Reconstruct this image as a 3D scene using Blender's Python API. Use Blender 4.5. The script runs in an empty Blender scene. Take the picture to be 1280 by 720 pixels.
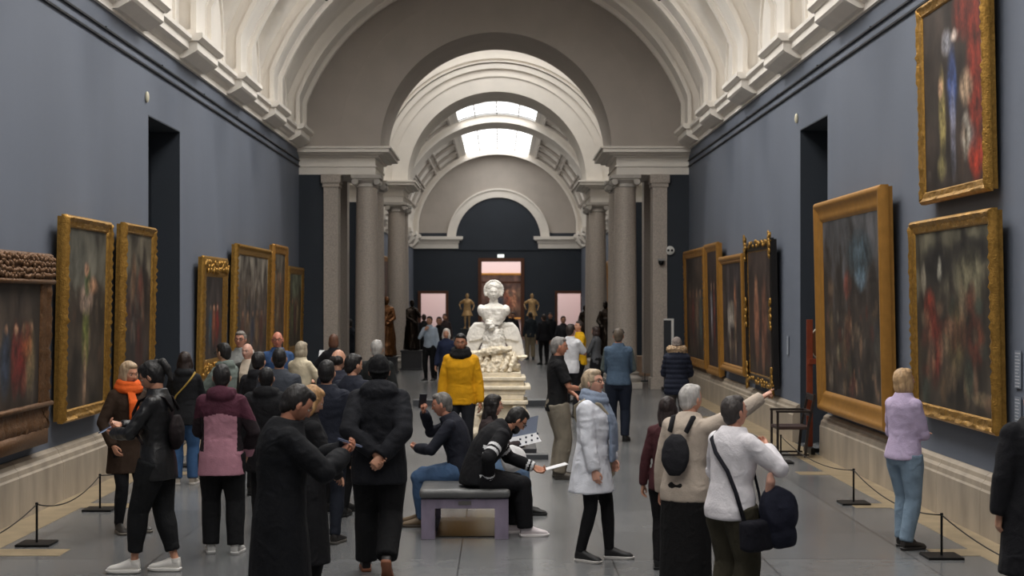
import bpy, bmesh, math, random
from mathutils import Vector, Matrix, noise
S = bpy.context.scene; COL = S.collection
F = 1900.0; CH = 2.27; VX, VY = 625.0, 372.0
XL, XR = -5.0, 4.7; X0 = -0.15
def R(d): return math.radians(d)
def wx(px, s): return (px - VX) / s
# ------------------------------------------------------------------ materials
def lin(c):
    return tuple((v/255/12.92 if v/255 <= .04045 else ((v/255+.055)/1.055)**2.4) for v in c) + (1,)
MC = {}
def mat(key, col, rough=.6, metal=0, bump=0, bscale=40, var=0, vscale=6, emit=None, coat=0, spec=.5, stretch=(1,1,1), sheen=0):
    if key in MC: return MC[key]
    m = bpy.data.materials.new(key); m.use_nodes = True; nt = m.node_tree; N = nt.nodes; L = nt.links
    b = N['Principled BSDF']; b.inputs['Base Color'].default_value = lin(col)
    b.inputs['Roughness'].default_value = rough; b.inputs['Metallic'].default_value = metal
    b.inputs['Coat Weight'].default_value = coat; b.inputs['Specular IOR Level'].default_value = spec
    b.inputs['Sheen Weight'].default_value = sheen
    tc = N.new('ShaderNodeTexCoord'); mp = N.new('ShaderNodeMapping'); mp.inputs['Scale'].default_value = stretch
    L.new(tc.outputs['Object'], mp.inputs['Vector'])
    if var:
        n = N.new('ShaderNodeTexNoise'); n.inputs['Scale'].default_value = vscale; n.inputs['Detail'].default_value = 6
        L.new(mp.outputs[0], n.inputs['Vector'])
        r = N.new('ShaderNodeMapRange'); r.inputs['From Min'].default_value = .3; r.inputs['From Max'].default_value = .7
        r.inputs['To Min'].default_value = 1-var; r.inputs['To Max'].default_value = 1+var
        L.new(n.outputs['Fac'], r.inputs['Value'])
        mx = N.new('ShaderNodeVectorMath'); mx.operation = 'SCALE'; mx.inputs[0].default_value = lin(col)[:3]
        L.new(r.outputs[0], mx.inputs['Scale']); L.new(mx.outputs[0], b.inputs['Base Color'])
    if bump:
        n = N.new('ShaderNodeTexNoise'); n.inputs['Scale'].default_value = bscale; n.inputs['Detail'].default_value = 5
        L.new(mp.outputs[0], n.inputs['Vector'])
        bu = N.new('ShaderNodeBump'); bu.inputs['Strength'].default_value = bump; bu.inputs['Distance'].default_value = .02
        L.new(n.outputs['Fac'], bu.inputs['Height']); L.new(bu.outputs[0], b.inputs['Normal'])
    if emit is not None:
        b.inputs['Emission Color'].default_value = lin(col); b.inputs['Emission Strength'].default_value = emit
    MC[key] = m; return m
def crease(m, strength=.55, sc=7):
    if m.get('cr'): return m
    m['cr']=1; nt=m.node_tree; N=nt.nodes; L=nt.links; b=N['Principled BSDF']; tc=[n for n in N if n.type=='TEX_COORD'][0]
    n=N.new('ShaderNodeTexNoise'); n.inputs['Scale'].default_value=sc; n.inputs['Detail'].default_value=3; n.inputs['Distortion'].default_value=1.6
    try: n.noise_type='RIDGED_MULTIFRACTAL'
    except Exception: pass
    L.new(tc.outputs['Object'],n.inputs['Vector']); bu=N.new('ShaderNodeBump'); bu.inputs['Strength'].default_value=strength; bu.inputs['Distance'].default_value=.02
    L.new(n.outputs['Fac'],bu.inputs['Height'])
    old=b.inputs['Normal'].links[0].from_socket if b.inputs['Normal'].links else None
    if old: L.new(old,bu.inputs['Normal'])
    L.new(bu.outputs[0],b.inputs['Normal']); return m
def cloth(col, rough=.85, var=.12):
    return crease(mat('cloth_%d_%d_%d' % tuple(col), col, rough, bump=.2, bscale=80, var=var, vscale=9, spec=.25))
def leather(col): return crease(mat('leather_%d_%d_%d' % tuple(col), col, .42, bump=.15, bscale=90, var=.1))
def skinm(col): return mat('skin_%d_%d_%d' % tuple(col), col, .5, bump=.05, bscale=120, var=.08, vscale=20, spec=.4)
def hairm(col): return mat('hair_%d_%d_%d' % tuple(col), col, .55, bump=.5, bscale=50, var=.3, vscale=30, stretch=(1,1,.25))
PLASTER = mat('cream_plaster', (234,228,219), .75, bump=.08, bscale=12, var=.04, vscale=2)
PLASTER_SHADED = mat('shaded_plaster', (180,172,164), .8, bump=.08, bscale=8, var=.05, vscale=1.5)  # darker copy of the cream plaster, shade put into its colour
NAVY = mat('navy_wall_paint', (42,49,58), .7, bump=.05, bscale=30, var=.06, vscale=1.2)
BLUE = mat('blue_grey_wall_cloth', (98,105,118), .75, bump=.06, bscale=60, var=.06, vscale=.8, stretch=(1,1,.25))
GRANITE = mat('grey_granite', (178,168,158), .35, var=.28, vscale=45, bump=.02)
STONE = mat('beige_marble_plinth', (158,146,130), .4, var=.22, vscale=3.5, bump=.05, bscale=10, stretch=(1,1,.35))
CAP = mat('column_capital_stone', (186,180,172), .6, var=.08, vscale=8)
RAIL = mat('dark_rail_metal', (22,24,30), .5, metal=.3)
BLACK = mat('black_metal', (18,18,19), .45, metal=.4)
GOLD = mat('gilt_wood', (168,128,62), .38, metal=.75, bump=.4, bscale=60, var=.25, vscale=25)
GOLDP = mat('plain_gilt_wood', (172,124,58), .42, metal=.5, bump=.08, bscale=40, var=.1, vscale=8)
GOLDB = mat('brownish_gilt_wood', (104,74,48), .45, metal=.5, bump=.5, bscale=70, var=.3, vscale=30)
BLACKW = mat('black_lacquer_wood', (22,18,16), .4, bump=.1)
MARBLE = mat('white_statue_marble', (242,238,230), .5, var=.08, vscale=12, bump=.1, bscale=60)
MARBLEC = mat('cream_statue_marble', (234,222,198), .55, var=.16, vscale=10, bump=.3, bscale=50)
BRONZE = mat('dark_bronze', (42,34,28), .32, metal=.8, var=.3, vscale=20, bump=.2)
BRONZEB = mat('brown_bronze', (104,68,38), .35, metal=.7, var=.4, vscale=20, bump=.2)
GILT = mat('gilded_bronze', (206,168,116), .5, metal=.25, var=.35, vscale=22, bump=.2)
DWOOD = mat('reddish_door_wood', (92,52,30), .45, var=.2, vscale=6, stretch=(4,4,.5))
PINK = mat('pink_room_wall', (222,202,200), .8)
# ------------------------------------------------------------------ mesh builder
class MB:
    def __init__(s): s.v=[]; s.f=[]; s.m=[]; s.cur=0
    def add(s, vs, fs, mi=None):
        b=len(s.v); s.v += [Vector(v) for v in vs]; mi = s.cur if mi is None else mi
        for f in fs: s.f.append([b+i for i in f]); s.m.append(mi)
        return s
    def box(s, x0,x1,y0,y1,z0,z1, mi=None):
        if x0>x1:x0,x1=x1,x0
        if y0>y1:y0,y1=y1,y0
        return s.add([(x0,y0,z0),(x1,y0,z0),(x1,y1,z0),(x0,y1,z0),(x0,y0,z1),(x1,y0,z1),(x1,y1,z1),(x0,y1,z1)],
            [(0,3,2,1),(4,5,6,7),(0,1,5,4),(1,2,6,5),(2,3,7,6),(3,0,4,7)], mi)
    def bevbox(s, x0,x1,y0,y1,z0,z1,b, mi=None):
        bm=bmesh.new(); bmesh.ops.create_cube(bm,size=1)
        for v in bm.verts:
            v.co=Vector(((x0+x1)/2+v.co.x*(x1-x0),(y0+y1)/2+v.co.y*(y1-y0),(z0+z1)/2+v.co.z*(z1-z0)))
        bmesh.ops.bevel(bm,geom=bm.edges[:],offset=b,segments=3,affect='EDGES',profile=.6)
        bm.verts.index_update()
        s.add([v.co.copy() for v in bm.verts],[[v.index for v in f.verts] for f in bm.faces],mi); bm.free(); return s
    def rings(s, rings, mi=None, close=True, capa=True, capb=True):
        n=len(rings[0]); vs=[p for r in rings for p in r]; fs=[]
        for k in range(len(rings)-1):
            for i in range(n if close else n-1):
                j=(i+1)%n; fs.append((k*n+i,k*n+j,(k+1)*n+j,(k+1)*n+i))
        if capa: fs.append(tuple(reversed(range(n))))
        if capb: fs.append(tuple((len(rings)-1)*n+i for i in range(n)))
        return s.add(vs,fs,mi)
    def lathe(s, prof, c=(0,0,0), seg=28, mi=None, sx=1, sy=1):
        return s.rings([[(c[0]+r*sx*math.cos(2*math.pi*i/seg), c[1]+r*sy*math.sin(2*math.pi*i/seg), c[2]+z) for i in range(seg)] for r,z in prof], mi)
    def tube(s, pts, rad, seg=10, mi=None, flat=1.0, side=None, ends=False):
        pts=[Vector(p) for p in pts]; n=len(pts)
        if not hasattr(rad,'__len__'): rad=[rad]*n
        if ends:
            d0=(pts[0]-pts[1]).normalized(); d1=(pts[-1]-pts[-2]).normalized()
            pts=[pts[0]+d0*rad[0]*.8, pts[0]+d0*rad[0]*.4]+pts+[pts[-1]+d1*rad[-1]*.4, pts[-1]+d1*rad[-1]*.8]
            rad=[rad[0]*.55, rad[0]*.9]+list(rad)+[rad[-1]*.9, rad[-1]*.55]; n+=4
        rings=[]; u=None
        for k in range(n):
            d=(pts[min(k+1,n-1)]-pts[max(k-1,0)])
            d = d.normalized() if d.length>1e-9 else Vector((0,0,1))
            if side is not None: a=Vector(side)-d*d.dot(Vector(side))
            elif u is None: a=d.orthogonal()
            else: a=u-d*d.dot(u)
            if a.length<1e-6: a=d.orthogonal()
            a.normalize(); u=a; b=d.cross(a)
            rings.append([pts[k]+a*rad[k]*math.cos(2*math.pi*i/seg)+b*rad[k]*flat*math.sin(2*math.pi*i/seg) for i in range(seg)])
        return s.rings(rings,mi)
    def ell(s, c, r, M=None, seg=16, rg=10, mi=None):
        c=Vector(c); rings=[]
        for k in range(rg+1):
            t=math.pi*(k+.0)/rg; t=min(max(t,.04),math.pi-.04); ring=[]
            for i in range(seg):
                a=2*math.pi*i/seg; p=Vector((r[0]*math.sin(t)*math.cos(a), r[1]*math.sin(t)*math.sin(a), -r[2]*math.cos(t)))
                ring.append(c+(M@p if M else p))
            rings.append(ring)
        return s.rings(rings,mi)
    def prism(s, poly, a, b, ax='Y', mi=None):
        # poly in (u,w); extruded along ax between a and b
        def P(u,w,t): return (u,t,w) if ax=='Y' else ((t,u,w) if ax=='X' else (u,w,t))
        return s.rings([[P(u,w,a) for u,w in poly],[P(u,w,b) for u,w in poly]],mi)
    def xf(s, M):
        for v in s.v: v[:] = (M@v)[:]
        return s
    def join(s, o, mi=None):
        b=len(s.v); s.v += [v.copy() for v in o.v]
        for f,m in zip(o.f,o.m): s.f.append([b+i for i in f]); s.m.append(m if mi is None else mi)
        return s
    def mesh(s, name='m'):
        me=bpy.data.meshes.new(name); me.from_pydata([tuple(v) for v in s.v],[],s.f); me.update(); return me
def obj(name, mb, mats, parent=None, smooth=False, fix=True, auto=None):
    me = mb.mesh(name)
    if not isinstance(mats,(list,tuple)): mats=[mats]
    for m in mats: me.materials.append(m)
    me.polygons.foreach_set('material_index', mb.m)
    if fix:
        bm=bmesh.new(); bm.from_mesh(me); bmesh.ops.recalc_face_normals(bm,faces=bm.faces[:]); bm.to_mesh(me); bm.free()
    if smooth: me.polygons.foreach_set('use_smooth',[True]*len(me.polygons))
    if auto:
        me.polygons.foreach_set('use_smooth',[True]*len(me.polygons))
        bm=bmesh.new(); bm.from_mesh(me)
        for e in bm.edges:
            if len(e.link_faces)==2 and e.calc_face_angle(0)>R(auto): e.smooth=False
        bm.to_mesh(me); bm.free()
    me.update()
    o=bpy.data.objects.new(name,me); COL.objects.link(o)
    if parent: o.parent=parent
    return o
def tag(o,label,cat,group=None):
    o['label']=label; o['category']=cat
    if group: o['group']=group
    return o
def thing(name,label,cat,loc=(0,0,0),rz=0,group=None):
    o=bpy.data.objects.new(name,None); COL.objects.link(o); o.location=loc; o.rotation_euler=(0,0,rz)
    o.empty_display_size=.1
    return tag(o,label,cat,group)
def struct(name,mb,m,**k):
    o=obj(name,mb,m,**k); o['kind']='structure'; return o
def remesh(mb, voxel, it=3, fac=.6):
    me=mb.mesh('tmp'); o=bpy.data.objects.new('tmp',me); COL.objects.link(o)
    r=o.modifiers.new('r','REMESH'); r.mode='VOXEL'; r.voxel_size=voxel
    if it: q=o.modifiers.new('s','SMOOTH'); q.iterations=it; q.factor=fac
    dg=bpy.context.evaluated_depsgraph_get(); ev=o.evaluated_get(dg); m2=ev.to_mesh()
    vs=[v.co.copy() for v in m2.vertices]; ns=[v.normal.copy() for v in m2.vertices]; fs=[list(p.vertices) for p in m2.polygons]
    ev.to_mesh_clear(); bpy.data.objects.remove(o); bpy.data.meshes.remove(me)
    out=MB(); out.v=vs; out.f=fs; out.m=[0]*len(fs); return out, ns
def disp(mb, ns, fn):
    for v,n in zip(mb.v,ns): v += n*fn(v)
    return mb
SKY_FRONT,SKY_FAR,SKY_MID,REAR,SPOT,WORLD,EXPO=9.6,3.5,3.8,620,380,.02,0.0; FRONT_END=32
# ------------------------------------------------------------------ room: front hall
def wallbox(name,x0,x1,y0,y1,z0,z1,m): return struct(name,MB().box(x0,x1,y0,y1,z0,z1),m)
YA, YB, YC, YD, YE = 37.8, 40.5, 48.7, 51.2, 87.8
# floor
def floor_mat():
    m=bpy.data.materials.new('polished_grey_stone_floor'); m.use_nodes=True; nt=m.node_tree; N=nt.nodes; L=nt.links; b=N['Principled BSDF']
    tc=N.new('ShaderNodeTexCoord'); mp=N.new('ShaderNodeMapping'); mp.inputs['Location'].default_value=(.35,.3,0)
    L.new(tc.outputs['Object'],mp.inputs['Vector'])
    br=N.new('ShaderNodeTexBrick'); br.offset=.0; br.inputs['Scale'].default_value=1; br.inputs['Brick Width'].default_value=1.32; br.inputs['Row Height'].default_value=1.5
    br.inputs['Mortar Size'].default_value=.007; br.inputs['Mortar Smooth'].default_value=.3
    br.inputs['Color1'].default_value=lin((116,117,118)); br.inputs['Color2'].default_value=lin((100,101,102)); br.inputs['Mortar'].default_value=lin((64,64,64))
    L.new(mp.outputs[0],br.inputs['Vector'])
    n=N.new('ShaderNodeTexNoise'); n.inputs['Scale'].default_value=5; n.inputs['Detail'].default_value=8; L.new(tc.outputs['Object'],n.inputs['Vector'])
    mr=N.new('ShaderNodeMapRange'); mr.inputs['From Min'].default_value=.3; mr.inputs['From Max'].default_value=.7; mr.inputs['To Min'].default_value=.92; mr.inputs['To Max'].default_value=1.07; L.new(n.outputs['Fac'],mr.inputs['Value'])
    vm=N.new('ShaderNodeVectorMath'); vm.operation='SCALE'; L.new(br.outputs['Color'],vm.inputs[0]); L.new(mr.outputs[0],vm.inputs['Scale'])
    L.new(vm.outputs[0],b.inputs['Base Color'])
    r2=N.new('ShaderNodeMapRange'); r2.inputs['To Min'].default_value=.19; r2.inputs['To Max'].default_value=.27; n2=N.new('ShaderNodeTexNoise'); n2.inputs['Scale'].default_value=1.3; n2.inputs['Detail'].default_value=2; L.new(tc.outputs['Object'],n2.inputs['Vector']); L.new(n2.outputs['Fac'],r2.inputs['Value']); L.new(r2.outputs[0],b.inputs['Roughness'])
    b.inputs['Specular IOR Level'].default_value=.5
    return m
FLOOR=floor_mat()
struct('floor',MB().box(-9,9,-3,YE+9,-.3,0),FLOOR)
BORDER=mat('beige_border_stone',(150,134,108),.35,var=.2,vscale=4)
for n,(x0,x1,f0) in enumerate([(XL+.1,-4.52,-3.75),(4.22,XR-.1,3.72)]):
    mb=MB(); mb.box(x0,x1,2,YA,0,.004)
    sx=-1 if x0<0 else 1
    for k in range(12):
        y=4.2+3.05*k; mb.box(x0 if sx>0 else x1,f0+ (0.12*sx),y,y+.35,0,.004)
    struct('trim_%d'%(n+1),mb,BORDER)
# side walls with tall doorways (door recess depth 1.6)
def sidewall(name,x,sgn,dy0,dy1,dz):
    mb=MB(); t=.45*sgn
    mb.box(x,x+t,-3,dy0,0,6.0); mb.box(x,x+t,dy1,YA,0,6.0); mb.box(x,x+t,dy0,dy1,dz,6.0)
    return struct(name,mb,BLUE)
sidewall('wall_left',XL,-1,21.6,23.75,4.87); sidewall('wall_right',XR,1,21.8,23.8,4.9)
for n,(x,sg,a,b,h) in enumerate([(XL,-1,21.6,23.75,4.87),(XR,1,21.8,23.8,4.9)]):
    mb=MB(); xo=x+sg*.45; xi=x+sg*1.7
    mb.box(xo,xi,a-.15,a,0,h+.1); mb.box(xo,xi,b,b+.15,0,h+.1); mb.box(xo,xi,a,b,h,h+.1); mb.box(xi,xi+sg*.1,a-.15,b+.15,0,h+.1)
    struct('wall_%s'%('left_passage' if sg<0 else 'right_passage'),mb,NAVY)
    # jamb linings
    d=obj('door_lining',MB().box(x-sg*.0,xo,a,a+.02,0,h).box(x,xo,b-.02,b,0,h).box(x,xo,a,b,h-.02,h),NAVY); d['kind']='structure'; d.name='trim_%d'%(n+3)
# upper cream walls
for n,(x,sg) in enumerate([(XL,-1),(XR,1)]):
    struct('wall_%s_upper'%('left' if sg<0 else 'right'),MB().box(x,x+.4*sg,-3,YA,6.0,9.4),PLASTER)
# stone plinth (baseboard)
def plinth(name,x,sg,segs):
    mb=MB(); i=-sg
    poly=[(x,0),(x+i*.12,0),(x+i*.12,.43),(x+i*.105,.45),(x+i*.10,.50),(x+i*.07,.53),(x+i*.06,.57),(x+i*.02,.6),(x,.6)]
    for a,b in segs:
        nb=max(1,int((b-a)/1.45)); 
        for k in range(nb):
            mb.prism(poly,a+(b-a)*k/nb+.004,a+(b-a)*(k+1)/nb-.004)
    struct(name,mb,STONE)
plinth('baseboard_left',XL,-1,[(-3,21.6),(23.75,YA)]); plinth('baseboard_right',XR,1,[(-3,21.8),(23.8,YA)])
# picture rails
tn=5
for x,i in ((XL,1),(XR,-1)):
    mb=MB()
    for z in (5.53,5.67): mb.box(x,x+i*.03,-3,YA,z-.013,z+.013)
    for k in range(12): mb.box(x,x+i*.03,k*3.2,k*3.2+.025,5.655,5.70)
    struct('trim_%d'%tn,mb,RAIL); tn+=1
# cornice + brackets
RIBS=[36.5-4.06*k for k in range(9)]
for x,i in ((XL,1),(XR,-1)):
    mb=MB()
    P=lambda pts:[(x+i*a,z) for a,z in pts]
    mb.prism(P([(0,5.93),(.05,5.93),(.05,6.02),(.09,6.04),(.12,6.09),(.2,6.11),(.2,6.22),(.26,6.25),(.26,6.31),(0,6.31)]),-3,YA)
    mb.prism(P([(0,6.31),(.14,6.31),(.14,6.42),(0,6.42)]),-3,YA)
    for r in RIBS:
        for (a,b,pts) in [(-.86,.86,[(0,5.97),(.12,5.97),(.3,6.07),(.33,6.1),(.33,6.23),(0,6.23)]),(-.92,.92,[(0,6.23),(.36,6.23),(.42,6.28),(.42,6.35),(0,6.35)]),(-.8,.8,[(0,6.35),(.3,6.35),(.3,6.42),(0,6.42)])]:
            mb.prism(P(pts),r+a,r+b)
    struct('trim_%d'%tn,mb,PLASTER); tn+=1
# ribs
CZ=5.27; RB=5.17; RI=4.96
def arcpts(cx,cz,r,xf,zb,n=48):
    pts=[]; a0=math.asin(min(1,xf/r)) 
    zf=cz+math.sqrt(max(0,r*r-xf*xf))
    pts.append((cx-xf,zb))
    for k in range(n+1):
        a=-a0+2*a0*k/n; pts.append((cx+r*math.sin(a),cz+r*math.cos(a)))
    pts.append((cx+xf,zb)); return pts
def archband(mb,cx,cz,r0,r1,xf0,xf1,zb,y0,y1,n=48):
    A=arcpts(cx,cz,r0,xf0,zb,n); B=arcpts(cx,cz,r1,xf1,zb,n)
    vs=[];fs=[]
    for (a,c) in zip(A,B): vs += [(a[0],y0,a[1]),(a[0],y1,a[1]),(c[0],y1,c[1]),(c[0],y0,c[1])]
    for k in range(len(A)-1):
        for q in range(4):
            w=(q+1)%4; fs.append((4*k+q,4*k+w,4*k+4+w,4*k+4+q))
    mb.add(vs,fs)
for k,r in enumerate(RIBS):
    mb=MB()
    archband(mb,X0,CZ,RI,RI+.3,4.64,4.85,6.42,r-.62,r+.62)
    for q in (-1,1):   # edge mouldings on the soffit
        archband(mb,X0,CZ,RI-.07,RI+.02,4.57,4.66,6.42,r+q*.62-.08,r+q*.62+.08)
        archband(mb,X0,CZ,RI-.02,RI+.02,4.62,4.66,6.42,r+q*.40-.02,r+q*.40+.02)
    struct('trim_%d'%tn,mb,PLASTER,auto=35); tn+=1
# vaulted ceiling height field with side lunettes, skylight openings along the crown
def zl(dy,a=1.22):
    return -1 if abs(dy)>=a else 6.95+math.sqrt(a*a-dy*dy)
def ceil_z(xp,y):
    zb=CZ+math.sqrt(max(0,RB*RB-xp*xp))
    k=round((36.5-2.03-y)/4.06); yc=36.5-2.03-4.06*k
    z=zl(y-yc)
    if z>0: z+= .35*(4.85-abs(xp))
    return max(zb,z), abs(y-yc)
mb=MB(); xs=[-4.85+9.7*i/76 for i in range(77)]; ys=[]
y=-.6
while y<YA+.01: ys.append(y); y+=.116
for y in ys:
    for xp in xs: mb.v.append(Vector((X0+xp,y,ceil_z(xp,y)[0])))
nx=len(xs)
for j in range(len(ys)-1):
    for i in range(nx-1):
        xm=(xs[i]+xs[i+1])/2; ym=(ys[j]+ys[j+1])/2
        if abs(xm)<1.95 and ceil_z(xm,ym)[1]<1.35: continue
        mb.f.append([j*nx+i,j*nx+i+1,(j+1)*nx+i+1,(j+1)*nx+i]); mb.m.append(0)
struct('ceiling',mb,PLASTER,smooth=True,fix=False)
# skylight glass per bay (daylight laylights)
def glass(name_,power):
    m=bpy.data.materials.new(name_); m.use_nodes=True; nt=m.node_tree; nt.nodes.clear()
    e=nt.nodes.new('ShaderNodeEmission'); e.inputs['Color'].default_value=(1,.98,.95,1); e.inputs['Strength'].default_value=power
    o=nt.nodes.new('ShaderNodeOutputMaterial'); nt.links.new(e.outputs[0],o.inputs[0]); return m
GL1=glass('daylit_skylight_glass',SKY_FRONT); GL2=glass('daylit_far_skylight_glass',SKY_FAR); GL3=glass('daylit_lantern_glass',SKY_MID)
wn=1
def skylight(cx,cz,rad,hw,y0,y1,gl,npan=4,closes=True):
    global wn
    a0=math.asin(hw/rad); n=16; mb=MB()
    mb.rings([[(cx+(rad)*math.sin(-a0+2*a0*i/n),yy,cz+(rad)*math.cos(-a0+2*a0*i/n)) for i in range(n+1)] for yy in (y0,y1)],close=False,capa=False,capb=False)
    w=struct('window_%d'%wn,mb,gl,fix=False); wn+=1
    fr=MB()
    for i in range(npan+1):
        a=-a0+2*a0*i/npan; x=cx+(rad-.06)*math.sin(a); z=cz+(rad-.06)*math.cos(a)
        fr.box(x-.025,x+.025,y0,y1,z-.04,z+.03)
    ny=max(2,round((y1-y0)/1.3))
    for k in range(ny+1):
        yy=y0+(y1-y0)*k/ny
        pts=[(cx+(rad-.06)*math.sin(-a0+2*a0*i/n),yy,cz+(rad-.06)*math.cos(-a0+2*a0*i/n)) for i in range(n+1)]
        fr.tube(pts,.028,seg=4)
    obj('window_frame',fr,mat('skylight_bars',(200,200,200),.5),w)
for k in range(9):
    yc=36.5-2.03-4.06*k
    if 1<yc<FRONT_END: skylight(X0,CZ+.05,RB+.16,2.1,yc-1.42,yc+1.42,GL1)
# niche mouldings on the lunette walls
for x,i in ((XL,1),(XR,-1)):
    mb=MB()
    for k in range(8):
        yc=36.5-2.03-4.06*k
        for rr,w_,pr in ((.98,.07,.045),):
            pts=[]; n=20
            outer=[(yc-rr,6.42)]+[(yc-rr*math.cos(math.pi*q/n),6.95+rr*math.sin(math.pi*q/n)) for q in range(n+1)]+[(yc+rr,6.42)]
            r2=rr-w_
            inner=[(yc-r2,6.42)]+[(yc-r2*math.cos(math.pi*q/n),6.95+r2*math.sin(math.pi*q/n)) for q in range(n+1)]+[(yc+r2,6.42)]
            vs=[];fs=[]
            for a,b in zip(outer,inner):
                vs+=[(x,a[0],a[1]),(x+i*pr,a[0],a[1]),(x+i*pr,b[0],b[1]),(x,b[0],b[1])]
            for t in range(len(outer)-1):
                for q in range(4): w2=(q+1)%4; fs.append((4*t+q,4*t+w2,4*t+4+w2,4*t+4+q))
            mb.add(vs,fs)
    struct('trim_%d'%tn,mb,PLASTER); tn+=1
# back of the viewer
wallbox('wall_near',-6,6,-3.4,-3,0,11,BLUE)
# ------------------------------------------------------------------ screens with arches on columns
XC=-.1
def screen(nm,y0,y1,zt,rout,cz_out,frontmat,ring):
    global tn
    mb=MB(); n=64; r=2.87; cz=6.0; vs=[];fs=[]
    for k in range(n+1):
        a=math.pi*k/n; c,s_=math.cos(a),math.sin(a)
        ix,iz=XC-r*c,cz+r*s_
        # outer: box boundary
        t=min((5.2/abs(c)) if abs(c)>1e-6 else 1e9,(zt-cz)/s_ if s_>1e-6 else 1e9)
        ox,oz=XC-t*c,cz+t*s_
        vs+=[(ix,y0,iz),(ix,y1,iz),(ox,y1,oz),(ox,y0,oz)]
    for k in range(n):
        for q in range(4): w=(q+1)%4; fs.append((4*k+q,4*k+w,4*k+4+w,4*k+4+q))
    mb.add(vs,fs); mb.f.append([0,1,2,3]); mb.m.append(0); mb.f.append([4*n+q for q in range(4)]); mb.m.append(0)
    struct('wall_%s_arch'%nm,mb,frontmat,auto=30)
    # faint raised band and intrados mouldings
    mb=MB()
    for rr,w_,pr in ring:
        archband(mb,XC,cz,rr,rr+w_,rr-.0005,rr+w_-.0005,cz+.005,y0-pr,y0)
    struct('trim_%d'%tn,mb,frontmat,auto=30); tn+=1
    # entablatures
    for sg in (-1,1):
        mb=MB(); xw=XL if sg<0 else XR; xi=XC+sg*3.0
        def bx(xa,xb,ya,yb,za,zb): mb.box(min(xa,xb),max(xa,xb),ya,yb,za,zb)
        bx(xw+sg*.2,xi,y0,y1,5.33,5.52); bx(xw+sg*.2,xi-sg*.03,y0-.03,y1+.03,5.52,5.55); bx(xw+sg*.2,xi,y0+.0,y1,5.55,5.78)
        bx(xw+sg*.2,xi-sg*.08,y0-.08,y1+.08,5.76,5.81); bx(xw+sg*.2,xi-sg*.2,y0-.2,y1+.2,5.81,5.86)
        bx(xw+sg*.2,xi-sg*.36,y0-.34,y1+.34,5.86,5.95); bx(xw+sg*.2,xi-sg*.41,y0-.38,y1+.38,5.95,6.0)
        struct('trim_%d'%tn,mb,PLASTER); tn+=1
        # navy end wall + anta
        xa=XL+.62 if sg<0 else XR-.55
        struct('wall_%s_%s_pier'%(nm,'left' if sg<0 else 'right'),MB().box(min(xw+sg*.2,xa),max(xw+sg*.2,xa),y0,y1,0,5.33),NAVY)
        mb=MB(); xb=xa-sg*.36
        mb.box(min(xa,xb),max(xa,xb),y0-.06,y0+.5,.28,5.12); mb.box(min(xa,xb)-.05,max(xa,xb)+.05,y0-.1,y0+.55,0,.28)
        mb.box(min(xa,xb)-.03,max(xa,xb)+.03,y0-.09,y0+.53,5.02,5.12)
        mb.box(min(xa,xb)-.06,max(xa,xb)+.06,y0-.12,y0+.56,5.12,5.33)
        mb.box(min(xa,xb),max(xa,xb),y1-.5,y1+.06,.28,5.33)
        struct('trim_%d'%tn,mb,GRANITE); tn+=1
    # columns
    for sg in (-1,1):
        for q,yy in enumerate((y0+.36,y1-.36)):
            cx=XC+sg*3.24
            side='left' if sg<0 else 'right'
            wh={'front':['nearer','first'],'back':['farther','second']}[nm]
            t=thing('stone_column','grey granite round column, %s arch, %s side, %s of its pair'%('nearer' if nm=='front' else 'farther',side,'front' if q==0 else 'back'),'column',(cx,yy,0),group='granite columns under the arches')
            b=MB(); b.bevbox(-.4,.4,-.4,.4,0,.16,.01); b.lathe([(.38,.16),(.41,.2),(.41,.26),(.36,.3),(.33,.34),(.35,.37),(.35,.4),(.3,.42)])
            obj('column_base',b,CAP,t,auto=40)
            sh=MB(); sh.lathe([(.3-.035*(z/4.6)**1.6,.42+z) for z in [4.6*k/14 for k in range(15)]],seg=36)
            obj('column_shaft',sh,GRANITE,t,auto=40)
            c=MB(); c.lathe([(.265,5.02),(.29,5.04),(.27,5.07),(.27,5.12),(.33,5.17),(.36,5.2)])
            for v in (-1,1):
                for w in (-1,1):
                    c.xf(Matrix.Identity(4))
                    o2=MB(); o2.lathe([(.075,-.1),(.09,-.08),(.08,0),(.09,.08),(.075,.1)],seg=16); o2.xf(Matrix.Translation((v*.275,w*.24,5.16))@Matrix.Rotation(R(90),4,'X')); c.join(o2)
            c.box(-.37,.37,-.37,.37,5.24,5.33); c.box(-.33,.33,-.33,.33,5.2,5.24)
            obj('capital',c,CAP,t,auto=40)
screen('front',YA,YB,11.2,0,0,PLASTER_SHADED,[(3.9,.05,.012)])
screen('back',YC,YD,11.2,0,0,PLASTER,[(3.35,.05,.05),(3.6,.16,.1),(3.8,.04,.16),(3.92,.06,.1)])
# bay between the screens: side walls, cream above, lantern light
for x,sg,nm in ((XL,-1,'left'),(XR,1,'right')):
    struct('wall_middle_%s'%nm,MB().box(x,x+sg*.4,YA,YD+.1,0,5.33),NAVY)
    struct('wall_middle_%s_upper'%nm,MB().box(x,x+sg*.4,YA,YD+.1,5.33,11.2),PLASTER)
mb=MB()
for a,b,c,d in ((-5.2,-2.6,YB-.2,YC+.2),(2.4,4.9,YB-.2,YC+.2),(-2.6,2.4,YB-.2,YB+1.2),(-2.6,2.4,YC-1.2,YC+.2)): mb.box(a,b,c,d,11.2,11.4)
struct('ceiling_middle',mb,PLASTER)
w=struct('window_%d'%wn,MB().box(-2.7,2.5,YB+1.1,YC-1.1,11.42,11.45),GL3); wn+=1
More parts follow.
